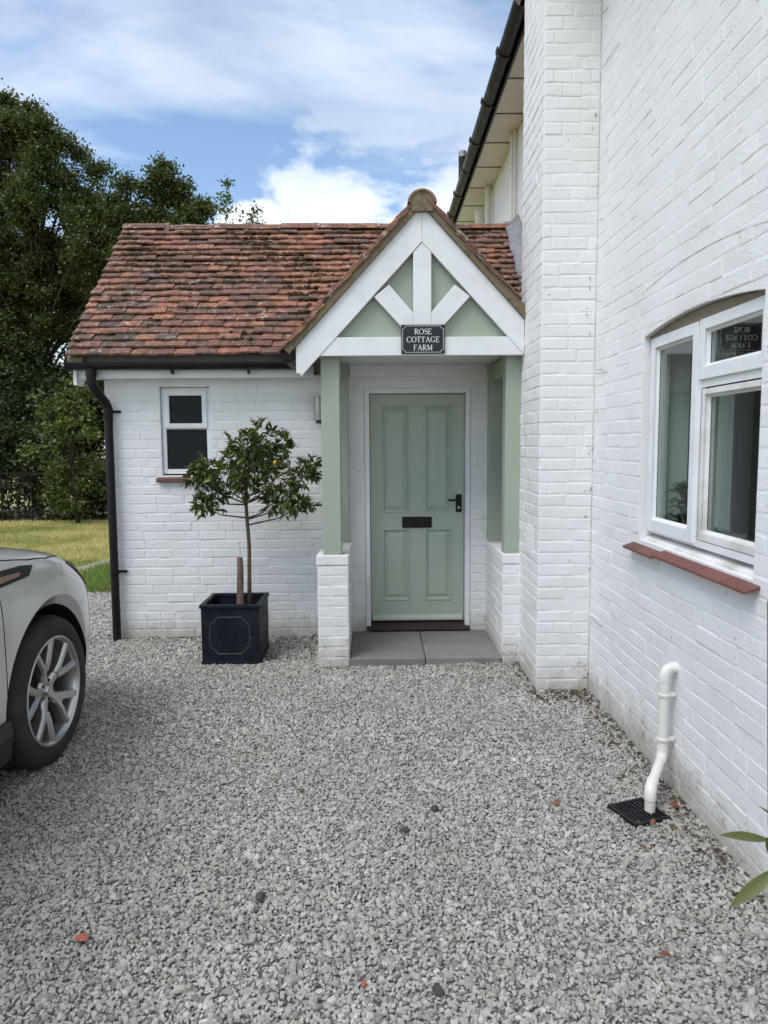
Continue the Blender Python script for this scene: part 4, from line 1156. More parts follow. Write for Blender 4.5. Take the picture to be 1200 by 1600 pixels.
# ------------------------------------------------------------------ waste pipe and drain
wp = thing('waste_pipe', 'white plastic waste pipe coming out of the house wall above the drain', 'pipe', (1.30, 3.15, 0))
pxx, pyy = 1.305, 3.15
m = MB(); m.tube([(WX+.01, pyy+.005, .575), (1.335, pyy+.005, .577), (1.315, pyy, .568), (pxx, pyy, .545), (pxx, pyy, .515)], .0255, 16); m.build('elbow', M_PVC, wp, auto=50)
m = MB(); m.tube([(pxx, pyy, .53), (pxx, pyy, .18)], .0225, 18); m.build('pipe_shaft', M_PVC, wp, auto=50)
m = MB(); m.tube([(pxx, pyy, .205), (pxx, pyy, .175), (pxx-.008, pyy-.012, .156), (pxx-.022, pyy-.035, .148)], .0255, 18)
m.tube([(pxx-.012, pyy-.018, .153), (1.180, 2.952, .120)], .0225, 18)
m.tube([(1.195, 2.977, .126), (1.175, 2.944, .114), (1.168, 2.932, .095), (1.168, 2.932, .065)], .0255, 18); m.tube([(1.168, 2.932, .08), (1.168, 2.932, -.01)], .0225, 18); m.build('offset_bend', M_PVC, wp, auto=50)
for z in (.445, .235):
    m = MB(); m.tube([(pxx, pyy, z), (pxx, pyy, z+.013)], .028, 18); m.box(pxx, WX-.004, pyy-.012, pyy+.012, z, z+.016); m.build('clip', M_PVC, wp, bevel=.002)
gr = thing('drain_grate', 'square black plastic drain grate let into the gravel under the white pipe', 'grate', (1.12, 2.92, .012))
gr_rot = R(20); gx, gy = 1.118, 2.928
def grot(x, y, z): return (gx+x*math.cos(gr_rot)-y*math.sin(gr_rot), gy+x*math.sin(gr_rot)+y*math.cos(gr_rot), z)
def gbox(m, x0, x1, y0, y1, z0, z1):
    q = MB(); q.box(x0, x1, y0, y1, z0, z1); return m.add([grot(*v) for v in q.v], q.f)
m = MB(); hw_ = .092; ww = .015
for (a, b, c, d) in ((-hw_, hw_, -hw_, -hw_+ww), (-hw_, hw_, hw_-ww, hw_), (-hw_, -hw_+ww, -hw_+ww, hw_-ww), (hw_-ww, hw_, -hw_+ww, hw_-ww)): gbox(m, a, b, c, d, .002, .018)
m.build('frame', M_BLACK, gr, bevel=.002)
for i in range(8):
    m = MB(); p = -hw_+ww+.006+i*.0188; gbox(m, p, p+.008, -hw_+ww, hw_-ww, .004, .0165); m.build('bar', M_BLACK, gr)
for j in (0,):
    m = MB(); gbox(m, -hw_+ww, hw_-ww, j-.004, j+.004, .005, .0155); m.build('cross_bar', M_BLACK, gr)
m = MB(); gbox(m, -hw_+.004, hw_-.004, -hw_+.004, hw_-.004, -.05, -.03); m.build('drain_pit', M_ARCH, gr)

# ------------------------------------------------------------------ loose things on the gravel
def stone(name, label, cat, mat, x, y, r, seed, group=None):
    rd = random.Random(seed); bm = bmesh.new()
    for _ in range(18):
        v = Vector((rd.gauss(0, 1), rd.gauss(0, 1), rd.gauss(0, 1))).normalized(); bm.verts.new((v.x*r*1.2, v.y*r*.9, v.z*r*.6))
    bmesh.ops.convex_hull(bm, input=bm.verts)
    for v in [v for v in bm.verts if not v.link_faces]: bm.verts.remove(v)
    bmesh.ops.bevel(bm, geom=list(bm.edges), offset=r*.12, segments=1, affect='EDGES', clamp_overlap=True)
    me = bpy.data.meshes.new(name); bm.to_mesh(me); bm.free(); me.materials.append(mat)
    o = link(name, me); o.location = (x, y, .012+r*.3); o.rotation_euler = (0, 0, rd.uniform(0, 6)); tag(o, label, cat, group); return o
stone('brick_chip', 'red brick chip lying on the gravel at lower left', 'brick chip', M_REDSTONE, -.968, 2.172, .021, 1)
stone('brick_chip', 'tiny red brick chip near the bottom middle of the gravel', 'brick chip', M_REDSTONE, -.055, 1.96, .013, 2)
stone('stone', 'dark stone on the gravel, right of the red brick chip', 'stone', M_DSTONE, -.423, 2.374, .021, 3, 'dark stones in the gravel')
stone('stone', 'dark stone in the middle of the gravel before the porch', 'stone', M_DSTONE, .102, 2.80, .018, 4, 'dark stones in the gravel')
stone('stone', 'dark stone nearest the bottom edge, right of centre', 'stone', M_DSTONE, .165, 1.93, .022, 5, 'dark stones in the gravel')
stone('stone', 'dark stone on the gravel between the door and the drain grate', 'stone', M_DSTONE, .24, 2.96, .022, 6, 'dark stones in the gravel')
def dry_leaf(label, x, y, z, L_, seed):
    rd = random.Random(seed); v, f = leaf_shape(L_, L_*.5, .4, .35); m = MB()
    mw = Matrix.Translation((x, y, z)) @ Euler((rd.uniform(-.3, .3), rd.uniform(-.4, .4), rd.uniform(0, 6))).to_matrix().to_4x4()
    m.add([mw @ Vector(q) for q in v], f); o = m.build('fallen_leaf', M_DRYLEAF, None, smooth=True); tag(o, label, 'leaf', 'fallen leaves by the drain')
dry_leaf('brown fallen leaf on the gravel between the drain grate and the wall', 1.262, 2.96, .025, .07, 1)
dry_leaf('small rusty fallen leaf lying in front of the drain grate', 1.035, 2.62, .022, .045, 2)
dry_leaf('pale brown fallen leaf on the gravel left of the drain grate', .80, 3.02, .022, .05, 3)
dry_leaf('red fallen leaf on the corner of the drain grate', 1.155, 2.845, .024, .035, 4)
dry_leaf('dark red fallen leaf on the gravel near the lower right corner', .86, 2.05, .024, .045, 5)
dry_leaf('brown fallen leaf beside the planter on the gravel', -.80, 5.25, .03, .07, 6)
dry_leaf('brown fallen leaf at the foot of the chimney breast', 1.24, 4.36, .026, .05, 7)

def litter():
    m = MB(); rd = random.Random(8)
    def put(x, y):
        L_ = rd.uniform(.008, .032); v, f = leaf_shape(L_, L_*rd.uniform(.3, .7), rd.uniform(.1, .5), .3)
        mw = Matrix.Translation((x, y, .008+bed_height(x, y)+rd.uniform(0, .006))) @ Euler((rd.gauss(0, .35), rd.gauss(0, .35), rd.uniform(0, 6.3))).to_matrix().to_4x4()
        m.add([mw @ Vector(q) for q in v], f)
    for _ in range(330): put(WX-.01-abs(rd.gauss(0, .07)), rd.uniform(2.3, 4.45))
    for _ in range(170): put(rd.uniform(.95, 1.34), 4.45-abs(rd.gauss(0, .10)))
    for _ in range(60): put(PX0-abs(rd.gauss(0, .05)), rd.uniform(4.45, 5.05))
    for _ in range(110): put(rd.uniform(-.87, -.45), rd.uniform(5.2, 5.82))
    for _ in range(120): put(rd.uniform(-2.1, -.45), WY-.01-abs(rd.gauss(0, .05)))
    for _ in range(60): put(rd.uniform(-.45, .95), 5.03-abs(rd.gauss(0, .05)))
    for _ in range(130): put(rd.uniform(-1.4, 1.25), rd.uniform(1.9, 5.0))
    o = m.build('leaf_litter', M_LITTER, None, kind='stuff'); o['label'] = 'scraps of dead leaf and bark lying along the foot of the walls'
litter()

# ------------------------------------------------------------------ things on the inner window sill
hp = thing('house_plant', 'green potted plant on the sill behind the left window pane', 'plant', (1.532, 3.56, 1.098))
m = MB(); m.lathe([(0, 0), (.036, 0), (.046, .085), (.041, .085), (.036, .012)], 18, lambda a, b, h: (1.532+a, 3.56+b, 1.099+h)); m.build('pot', simple('white pot', (.5, .5, .48), .4), hp, auto=40)
m = MB(); rd = random.Random(4)
for k in range(70):
    v, f = leaf_shape(rd.uniform(.045, .075), .028, .4, .2); a = rd.uniform(0, 6.28)
    mw = Matrix.Translation((1.535+rd.gauss(0, .014), 3.555+rd.gauss(0, .014), 1.185+rd.uniform(0, .20))) @ Euler((rd.uniform(-.2, 1.1), 0, a)).to_matrix().to_4x4()
    m.add([mw @ Vector(q) for q in v], f)
m.build('foliage', M_LEAF_C, hp, smooth=True, kind='stuff')
M_TUMBLER = simple('clear tumbler', (.30, .31, .31), .08, 0, **{'Alpha': .35})
for i, y in enumerate((3.28, 3.15, 3.02)):
    m = MB(); m.lathe([(0, .004), (.030, .004), (.036, .11), (.033, .11), (.028, .012), (0, .012)], 18, lambda a, b, h: (1.55+a, y+b, 1.096+h))
    o = m.build('drinking_glass', M_TUMBLER, None, auto=40); tag(o, ('clear drinking glass nearest the window mullion on the inner sill', 'middle clear drinking glass on the inner window sill', 'clear drinking glass farthest right on the inner window sill')[i], 'glass', 'glasses on the window sill')

# ------------------------------------------------------------------ car
CAR_A = R(2.0)
car = thing('parked_car', 'silver grey sports utility car parked at the left edge', 'car', (-1.615-.955*math.cos(CAR_A), 3.50+.955*math.sin(CAR_A), 0), rotz=math.pi/2-CAR_A, local=True)
# local: x forward, y left, z up; origin under the middle of the front axle
def car_body():
    st = [  # x, half width, bottom, belt z, hood-edge z, centre z
        (.905, .42, .40, .62, .70, .72), (.865, .60, .33, .66, .775, .805), (.765, .762, .27, .745, .868, .90), (.60, .862, .24, .835, .955, .988),
        (.42, .922, .23, .90, 1.012, 1.05), (.22, .955, .22, .955, 1.058, 1.095), (.0, .967, .22, .995, 1.10, 1.135), (-.28, .965, .22, 1.015, 1.125, 1.16),
        (-.55, .955, .22, 1.025, 1.13, 1.165), (-.80, .945, .22, 1.03, 1.11, 1.13), (-1.3, .942, .22, 1.03, 1.09, 1.10), (-1.9, .945, .22, 1.04, 1.10, 1.11), (-2.35, .952, .22, 1.04, 1.10, 1.11),
        (-2.68, .955, .22, 1.05, 1.11, 1.12), (-3.0, .945, .23, 1.05, 1.11, 1.12), (-3.25, .90, .26, 1.04, 1.10, 1.11), (-3.42, .80, .32, 1.0, 1.05, 1.06), (-3.47, .60, .42, .9, .95, .96)]
    vs = []; fs = []; ring = None
    for (x, w, zb, zs, ze, zc) in st:
        half = [(0, zb-.02), (w*.6, zb-.02), (w-.07, zb), (w*.977, zb+.12*(zs-zb)), (w*.996, zb+.36*(zs-zb)), (w*1.004, zb+.74*(zs-zb)), (w*.994, zb+.91*(zs-zb)), (w*.963, zs), (w*.912, zs+(ze-zs)*.62), (w*.845, ze-.004), (w*.68, ze+(zc-ze)*.45), (w*.35, zc-.004), (0, zc)]
        full = [(-a, b) for a, b in half] + [(a, b) for a, b in reversed(half[1:-1])]
        ring = len(full); vs += [(x, a, b) for a, b in full]
    n = len(st)
    for i in range(n-1):
        for k in range(ring): fs.append((i*ring+k, i*ring+(k+1) % ring, (i+1)*ring+(k+1) % ring, (i+1)*ring+k))
    fs += [tuple(range(ring)), tuple(range((n-1)*ring, n*ring))[::-1]]
    m = MB(); m.add(vs, fs); me = m.mesh('body', M_CARPAINT, True)
    o = bpy.data.objects.new('body', me); COL.objects.link(o)
    sb = o.modifiers.new('s', 'SUBSURF'); sb.levels = 2; sb.render_levels = 2
    cuts = []
    def cutter(mb, mat):
        cme = mb.mesh('cut', mat); c = bpy.data.objects.new('cut', cme); COL.objects.link(c); cuts.append(c)
        b = o.modifiers.new('b', 'BOOLEAN'); b.operation = 'DIFFERENCE'; b.object = c; b.solver = 'EXACT'
        try: b.material_mode = 'TRANSFER'
        except Exception: pass
    for x in (0, -2.68):
        for sgn in (-1, 1):
            mb = MB(); mb.tube([(x, sgn*.62, .385), (x, sgn*1.2, .385)], .428, 56); cutter(mb, M_ARCH)
            mb = MB(); mb.tube([(x, sgn*.905, .385), (x, sgn*1.03, .385)], [.42, .555], 56); cutter(mb, M_CARPAINT)
    # shut lines: bonnet edge and front doors
    for sgn in (-1, 1):
        mb = MB(); pts = [(-.62, .82), (-.3, .862), (-.1, .880), (.1, .872), (.26, .835), (.42, .775), (.56, .70)]
        mb.prism([(p[0], sgn*(p[1]-.0035)) for p in pts] + [(p[0], sgn*(p[1]+.0035)) for p in reversed(pts)], lambda a, b, d: (a, b, d), .93, 1.3); cutter(mb, M_ARCH)
        mb = MB(); pts = [(-.445, .36), (-.452, .55), (-.462, .75), (-.462, .93), (-.462, .975)]
        mb.prism([(a-.0035, b) for a, b in pts] + [(a+.0035, b) for a, b in reversed(pts)], lambda a, b, d: (a, d, b), sgn*.915, sgn*1.1); cutter(mb, M_ARCH)
    def conform(name, mat, mb, out, parent=None):
        q = bpy.data.objects.new(name, me.copy()); COL.objects.link(q); q.data.materials.clear(); q.data.materials.append(mat)
        sb = q.modifiers.new('s', 'SUBSURF'); sb.levels = 2; sb.render_levels = 2
        c = bpy.data.objects.new('cut', mb.mesh('cut', mat)); COL.objects.link(c); b = q.modifiers.new('b', 'BOOLEAN'); b.operation = 'INTERSECT'; b.object = c; b.solver = 'EXACT'
        dg = bpy.context.evaluated_depsgraph_get(); n2 = bpy.data.meshes.new_from_object(q.evaluated_get(dg), preserve_all_data_layers=False, depsgraph=dg)
        bpy.data.objects.remove(c); bpy.data.objects.remove(q)
        for v in n2.vertices: v.co.y *= out; v.co.z += .003; v.co.x += .006 if v.co.x > .3 else 0
        n2.polygons.foreach_set('use_smooth', [True]*len(n2.polygons)); n2.set_sharp_from_angle(angle=R(40))
        r = bpy.data.objects.new(name, n2); COL.objects.link(r); r.parent = parent or car; return r
    for sgn in (-1, 1):
        XZ = lambda a, b, d: (a, d, b)
        mb = MB(); mb.prism([(-.70, 1.055), (-.453, 1.052), (-.20, 1.046), (-.10, 1.034), (-.19, .996), (-.459, .987), (-.70, .983)], XZ, sgn*.80, sgn*1.1); v_ = conform('side_vent', M_CARBLACK, mb, 1.003)
        mb = MB(); mb.prism([(-.70, 1.032), (-.455, 1.030), (-.24, 1.022), (-.27, 1.008), (-.46, 1.002), (-.70, 1.0)], XZ, sgn*.80, sgn*1.1); conform('vent_inlay', M_COPPER, mb, 1.0055, v_)
        mb = MB(); mb.prism([(.33, .978), (.55, .945), (.90, .80), (.90, .71), (.60, .80), (.49, .87)], XZ, sgn*.42, sgn*1.1); conform('headlight', M_LAMP, mb, 1.007)
    dg = bpy.context.evaluated_depsgraph_get(); ev = o.evaluated_get(dg); nm = bpy.data.meshes.new_from_object(ev, preserve_all_data_layers=False, depsgraph=dg)
    nm.name = 'body'
    for c in cuts: bpy.data.objects.remove(c)
    bpy.data.objects.remove(o)
    nm.polygons.foreach_set('use_smooth', [True]*len(nm.polygons))
    b = bpy.data.objects.new('body', nm); COL.objects.link(b); b.parent = car
    try: nm.set_sharp_from_angle(angle=R(38))
    except Exception: pass
    return b
body = car_body()
def cpart(m, name, mat, parent=car, **kw):
    o = m.build(name, mat, None, **kw); o.parent = parent; return o
# cladding: sills and arch trims
for sgn in (-1, 1):
    m = MB(); m.prism([(sgn*.955, .40), (sgn*.962, .33), (sgn*.945, .215), (sgn*.80, .205), (sgn*.80, .40)], lambda a, b, d: (d, a, b), -2.245, -.435); cpart(m, 'sill_cladding', M_CARBLACK, bevel=.008)
    m = MB(); m.box(-3.46, -3.25, sgn*.62, sgn*.88, .82, .92); cpart(m, 'tail_light', simple('red lens', (.25, .01, .01), .1), bevel=.01)
    m = MB(); m.box(-1.05, -.85, sgn*.93, sgn*1.10, 1.02, 1.16); cpart(m, 'mirror', M_CARPAINT, bevel=.04, seg=4)
    m = MB(); m.box(-1.33, -1.15, sgn*.948, sgn*.966, .84, .875); cpart(m, 'door_handle', M_CARPAINT, bevel=.008)
m = MB(); m.box(.84, .895, -.42, .42, .40, .70); cpart(m, 'grille', M_CARBLACK, bevel=.01)
m = MB(); m.box(.70, .86, -.60, .60, .20, .33); cpart(m, 'lower_bumper', M_CARBLACK, bevel=.03, seg=3)
# vent groove in the bonnet
for sgn in (-1, 1):
    m = MB(); m.prism([(.06, sgn*.66), (-.33, sgn*.70), (-.34, sgn*.735), (.03, sgn*.70)], lambda a, b, d: (a, b, d-.085*a), 1.04, 1.094); cpart(m, 'bonnet_vent', M_CARBLACK, bevel=.004)
# cabin
def cabin():
    st = [(-.55, .80, 1.05, 1.09, .70), (-1.15, .86, 1.06, 1.52, .62), (-1.45, .875, 1.07, 1.60, .60), (-2.2, .88, 1.08, 1.615, .585), (-2.9, .86, 1.10, 1.55, .56), (-3.2, .82, 1.10, 1.44, .55), (-3.40, .76, 1.05, 1.08, .62)]
    vs = []; fs = []
    for (x, wb, zb, zt_, wt) in st: vs += [(x, -wb, zb), (x, -wt-.06, zt_-.05), (x, -wt+.05, zt_), (x, wt-.05, zt_), (x, wt+.06, zt_-.05), (x, wb, zb)]
    for i in range(len(st)-1):
        for k in range(5): fs.append((i*6+k, i*6+k+1, (i+1)*6+k+1, (i+1)*6+k))
    m = MB(); m.add(vs, fs); g = cpart(m, 'windows', M_CARGLASS, auto=25)
    m = MB(); vs = []; fs = []
    for (x, wb, zb, zt_, wt) in st[1:6]: vs += [(x, -wt-.066, zt_-.06), (x, -wt-.04, zt_-.012), (x, -wt+.06, zt_+.012), (x, 0, zt_+.022), (x, wt-.06, zt_+.012), (x, wt+.04, zt_-.012), (x, wt+.066, zt_-.06)]
    for i in range(4):
        for k in range(6): fs.append((i*7+k, i*7+k+1, (i+1)*7+k+1, (i+1)*7+k))
    m.add(vs, fs); cpart(m, 'roof', M_CARPAINT, smooth=True)
    for sgn in (-1, 1):
        for (xa, za, xb, zb) in ((-.60, 1.09, -1.17, 1.50), (-1.75, 1.08, -1.78, 1.58), (-2.62, 1.10, -2.7, 1.56)):
            m = MB(); wa = .845; wb = .685; m.bar((xa, sgn*wa, za), (xb, sgn*wb, zb), .05, .045); cpart(m, 'pillar', M_CARBLACK, bevel=.008)
cabin()
def wheel(x, sgn):
    RT, RR = .378, .268
    m = MB(); fn = lambda a, b, h: (x+a, sgn*h, RT+b)
    yo, yi = .938, .70        # outer and inner side
    prof = [(RR-.004, yo-.018), (RR+.006, yo-.006), (RR+.03, yo+.002), (RT-.035, yo-.002), (RT-.012, yo-.018), (RT-.001, yo-.042)]
    for g in range(4):
        c = yo-.065-g*.042; prof += [(RT, c+.014), (RT-.008, c+.012), (RT-.008, c+.004), (RT, c+.002)]
    prof += [(RT-.001, yi+.03), (RT-.02, yi+.006), (RR+.02, yi), (RR-.02, yi+.01), (RR-.03, (yo+yi)/2)]
    m.lathe(prof, 72, fn, closed=True); tyre = cpart(m, 'wheel', M_RUBBER, auto=35)
    # tread blocks: lateral sipes on the shoulder
    m = MB()
    for k in range(64):
        a = 2*math.pi*k/64
        for (h0, h1) in ((yo-.062, yo-.022), (yi+.022, yi+.062)):
            c = Vector((math.cos(a), 0, math.sin(a))); t_ = Vector((-math.sin(a), 0, math.cos(a)))
            vs = []
            for (rr, hh, tt) in ((RT-.004, h0, -.011), (RT-.004, h0, .011), (RT+.0035, h0, -.010), (RT+.0035, h0, .010), (RT-.022, h1, -.011), (RT-.022, h1, .011), (RT-.010, h1, -.010), (RT-.010, h1, .010)):
                p = c*rr + t_*tt; vs.append((x+p.x, sgn*hh, RT+p.z))
            m.add(vs, [(2, 3, 7, 6), (0, 2, 6, 4), (1, 5, 7, 3), (0, 1, 3, 2), (4, 6, 7, 5)])
    cpart(m, 'tread', M_RUBBER, tyre)
    m = MB(); m.lathe([(RR+.004, yo-.008), (RR+.006, yo-.002), (RR-.004, yo+.001), (RR-.012, yo-.006), (RR-.020, yo-.03), (RR-.030, yo-.12), (RR-.03, yi+.02)], 72, fn); cpart(m, 'rim', M_ALLOY, tyre, auto=50)
    m = MB(); m.lathe([(0, yo-.105), (.165, yo-.105), (.165, yo-.13), (0, yo-.13)], 40, fn); m.lathe([(0, yo-.14), (RR-.03, yo-.14)], 40, fn); cpart(m, 'brake_disc', M_ALLOYD, tyre, auto=40)
    sp = MB()
    for k in range(5):
        a0_ = R(90+72*k+14)
        def P2(r, w): return (r*math.cos(a0_)-w*math.sin(a0_), r*math.sin(a0_)+w*math.cos(a0_))
        def rib(pts, w0, w1, y_top, y_bot):
            Lp, Rp = stroke_poly(pts, [w0+(w1-w0)*i/(len(pts)-1) for i in range(len(pts))]); n = len(Lp); vs = []; fs = []
            for i in range(n):
                t = i/(n-1); yt = y_top[0]+(y_top[1]-y_top[0])*t; ctr = pts[i]
                mid = lambda p, f: (ctr[0]+(p[0]-ctr[0])*f, ctr[1]+(p[1]-ctr[1])*f)
                for q, yy_ in ((Lp[i], y_bot), (Lp[i], yt-.012), (mid(Lp[i], .55), yt), (mid(Rp[i], .55), yt), (Rp[i], yt-.012), (Rp[i], y_bot)):
                    vs.append((x+q[0], sgn*yy_, RT+q[1]))
            for i in range(n-1):
                for j in range(5): fs.append((i*6+j, (i+1)*6+j, (i+1)*6+j+1, i*6+j+1))
            fs += [tuple(range(6)), tuple((n-1)*6+j for j in range(5, -1, -1))]
            sp.add(vs, fs)
        rib([P2(.018, 0), P2(.10, 0), P2(.150, 0)], .060, .050, (yo-.046, yo-.026), yo-.066)
        for q in (-1, 1):
            rib([P2(.105, q*.012), P2(.150, q*.030), P2(.263, q*.086)], .036, .040, (yo-.030, yo-.006), yo-.066)
    cpart(sp, 'spokes', M_ALLOY, tyre, auto=30)
    m = MB(); m.lathe([(0, yo-.028), (.026, yo-.028), (.031, yo-.034), (.031, yo-.07)], 24, fn); m.lathe([(.0, yo-.045), (.062, yo-.045), (.07, yo-.06)], 28, fn); cpart(m, 'hub', M_ALLOY, tyre, auto=40)
    m = MB()
    for k in range(5):
        a = R(90+72*k+50); m.tube([(x+.05*math.cos(a), sgn*(yo-.062), RT+.05*math.sin(a)), (x+.05*math.cos(a), sgn*(yo-.040), RT+.05*math.sin(a))], .009, 6)
    cpart(m, 'wheel_nuts', M_ALLOYD, tyre)
for x in (0, -2.68):
    for sgn in (-1, 1): wheel(x, sgn)

# ------------------------------------------------------------------ trees and hedge beyond the lawn
BLOB_A = [((-7.2, 17.8, 7.4), .6), ((-6.6, 18, 7.0), .55), ((-6.9, 18, 5.6), .7), ((-9.2, 18.2, 2.4), .9), ((-7.4, 18.4, 2.6), .9), ((-8.6, 18, 5.6), .8), ((-9.9, 18.4, 4.4), .9), ((-10.2, 18, 8.2), .7), ((-8.79, 18.0, 9.84), 0.24), ((-8.18, 17.8, 9.53), 0.21), ((-9.32, 18.0, 9.22), 0.28), ((-7.48, 17.6, 8.74), 0.22), ((-7.14, 18.0, 8.62), 0.21), ((-6.61, 17.8, 8.18), 0.21), ((-8.62, 17.4, 9.15), 0.22), ((-7.77, 17.6, 9.01), 0.19), ((-9.3, 18.6, 4.1), 0.9), ((-7.6, 18.8, 4.9), 0.9), ((-8.4, 19, 6.3), 1.0), ((-9.6, 18.8, 6.7), 1.0), ((-7.0, 19, 3.7), 0.9), ((-8.3, 18.9, 2.7), 1.0), ((-6.6, 18.8, 5.8), 0.8), ((-9.8, 18.4, 5.4), 0.9), ((-9.05, 18, 8.84), 0.58), ((-8.37, 17.6, 8.85), 0.49), ((-8.84, 18, 9.33), 0.34), ((-8.23, 18.2, 8.93), 0.4), ((-7.73, 17.5, 8.06), 0.57), ((-9.47, 18.5, 7.98), 0.71), ((-8.06, 17.2, 7.31), 0.61), ((-7.49, 18, 7.67), 0.56), ((-6.84, 18, 7.3), 0.56), ((-10.42, 18.5, 8.15), 0.79), ((-10.7, 18, 6.41), 0.83), ((-6.74, 17, 6.39), 0.59), ((-6.58, 18.5, 7.15), 0.54), ((-8.08, 18.5, 6.48), 0.65), ((-6.23, 17.5, 5.7), 0.65), ((-7.5, 18.5, 5.65), 0.58), ((-9.34, 17, 6.24), 0.55), ((-8.03, 18, 4.46), 0.58), ((-8.91, 17.5, 4.04), 0.63), ((-10.3, 18, 4.62), 0.83), ((-7.33, 18.5, 4.32), 0.71), ((-8.84, 18, 3.16), 0.81), ((-7.92, 18.5, 2.9), 0.83), ((-9.77, 17.5, 2.78), 0.82), ((-5.76, 18, 6.33), 0.5), ((-8.05, 19, 1.59), 0.89), ((-9.76, 19, 1.59), 0.89)]
BLOB_B = [((-5.9, 17.2, 6.9), .55), ((-5.5, 17, 6.5), .6), ((-6.1, 17.3, 6.0), .7), ((-5.2, 17, 5.6), .7), ((-5.74, 17.0, 7.59), 0.18), ((-5.28, 17.0, 7.4), 0.15), ((-4.87, 17.0, 7.92), 0.17), ((-4.44, 17.0, 7.6), 0.15), ((-3.91, 17.0, 7.06), 0.12), ((-4.1, 17.0, 6.71), 0.15), ((-4.92, 16.8, 7.66), 0.14), ((-5.08, 17, 6.98), 0.5), ((-4.9, 17, 7.53), 0.31), ((-4.64, 17.3, 7.29), 0.4), ((-4.21, 16.8, 6.8), 0.3), ((-4.01, 17, 7.0), 0.18), ((-4.59, 17, 6.41), 0.47), ((-4.17, 17, 6.37), 0.28), ((-5.3, 16.8, 5.82), 0.61), ((-4.44, 17, 5.72), 0.55), ((-5.59, 17, 4.96), 0.69)]
BLOB_C = [((-3.18, 15.5, 6.86), 0.14), ((-3.06, 15.6, 6.66), 0.17), ((-3.26, 15.4, 6.59), 0.14), ((-3.13, 15.5, 7.09), 0.08), ((-3.14, 15.5, 6.21), 0.22)]
BLOB_D = [((-2.67, 16, 6.65), 0.13), ((-2.8, 16, 6.5), 0.13), ((-2.57, 16, 6.43), 0.14), ((-2.68, 16, 6.14), 0.22)]
BLOB_E = [((-6.5, 14.9, 1.0), .40), ((-6.1, 15.0, .95), .40), ((-6.9, 15.0, 1.1), .38), ((-6.3, 15, .5), .40), ((-6.8, 15.1, .5), .38), ((-6.38, 14.6, 2.59), 0.34), ((-6.62, 14.4, 2.31), 0.34), ((-6.05, 14.6, 2.32), 0.32), ((-6.05, 14.3, 1.92), 0.36), ((-6.44, 14.3, 1.86), 0.33), ((-6.97, 14.6, 1.67), 0.29), ((-6.0, 14.8, 2.8), 0.24), ((-5.85, 14.6, 1.93), 0.21)]
def leaf_cloud(centres, n_each, spread, size, seed, flat=.8):
    """many small pointed leaves round the given twig centres"""
    g = np.random.default_rng(seed); C = np.repeat(np.array(centres, dtype=float), n_each, axis=0); n = len(C)
    P_ = C + g.normal(0, 1, (n, 3))*np.array(spread)
    nr = g.normal(0, 1, (n, 3)); nr[:, 2] = np.abs(nr[:, 2])*.8+.35; nr /= np.linalg.norm(nr, axis=1)[:, None]
    a = g.normal(0, 1, (n, 3)); a -= nr*(a*nr).sum(1)[:, None]; a /= np.linalg.norm(a, axis=1)[:, None]; b = np.cross(nr, a)
    s = size*g.uniform(.65, 1.35, n)[:, None]
    vs = np.empty((n, 4, 3)); vs[:, 0] = P_-a*s*.5; vs[:, 1] = P_+b*s*.32+nr*s*.08; vs[:, 2] = P_+a*s*.5; vs[:, 3] = P_-b*s*.32+nr*s*.08
    return vs.reshape(-1, 3), np.arange(n*4).reshape(-1, 4)
def quads(name, vs, fs, mat, parent, kind='stuff'):
    me = bpy.data.meshes.new(name); n = len(fs)
    me.vertices.add(len(vs)); me.vertices.foreach_set('co', vs.astype(np.float32).ravel())
    me.loops.add(n*4); me.loops.foreach_set('vertex_index', fs.astype(np.int32).ravel())
    me.polygons.add(n); me.polygons.foreach_set('loop_start', (np.arange(n)*4).astype(np.int32)); me.polygons.foreach_set('loop_total', np.full(n, 4, np.int32))
    me.update(calc_edges=True); me.materials.append(mat)
    return link(name, me, parent, kind=kind)
def make_tree(name, label, base, blobs, twigs, per, size, mat, seed, trunk_r=.2, group=None, spread=.15, cat='tree', shell=.45):
    t = thing(name, label, cat, base, group); rd = random.Random(seed); cen = []; m = MB()
    b = Vector(base); top_ = max((Vector(c) for c, r in blobs), key=lambda v: v.z)
    mx = sum(c[0] for c, r in blobs)/len(blobs); my = sum(c[1] for c, r in blobs)/len(blobs)
    mids = [b, b.lerp(Vector((mx, my, top_.z)), .3)+Vector((rd.uniform(-.1, .1), 0, 0)), b.lerp(Vector((mx, my, top_.z)), .62), top_]
    m.tube(mids, [trunk_r, trunk_r*.75, trunk_r*.45, trunk_r*.1], 9); tr = m.build('trunk', M_BARK, t, smooth=True)
    lm = MB()
    for (c, r) in blobs:
        c = Vector(c); k = min(.75, max(.12, (c.z-b.z)/(top_.z-b.z)*.8-.12)); st = b.lerp(Vector((mx, my, top_.z)), k)
        lm.tube([st, st.lerp(c, .5)+Vector((0, 0, .1)), c], [trunk_r*.3, trunk_r*.2, trunk_r*.07], 6)
        nt = max(5, int(twigs*(r/.7)**2))
        for i in range(nt):
            d = Vector((rd.gauss(0, 1), rd.gauss(0, 1), rd.gauss(0, 1))).normalized()
            f = rd.uniform(shell, 1.12)
            p = c + d*r*f; cen.append(tuple(p))
            if i % 4 == 0: lm.tube([c, p], [trunk_r*.05, trunk_r*.02], 4)
    lm.build('limb', M_BARK, tr, smooth=True, kind='stuff')
    vs, fs = leaf_cloud(cen, per, (spread, spread, spread*.75), size, seed)
    quads('crown', vs, fs, mat, t); return t
make_tree('alder_tree', 'tall dark leafy tree at the far left, higher than the roof', (-8.6, 18, -.03), BLOB_A, 34, 185, .078, M_LEAF_A, 1, .13, spread=.135, shell=.35)
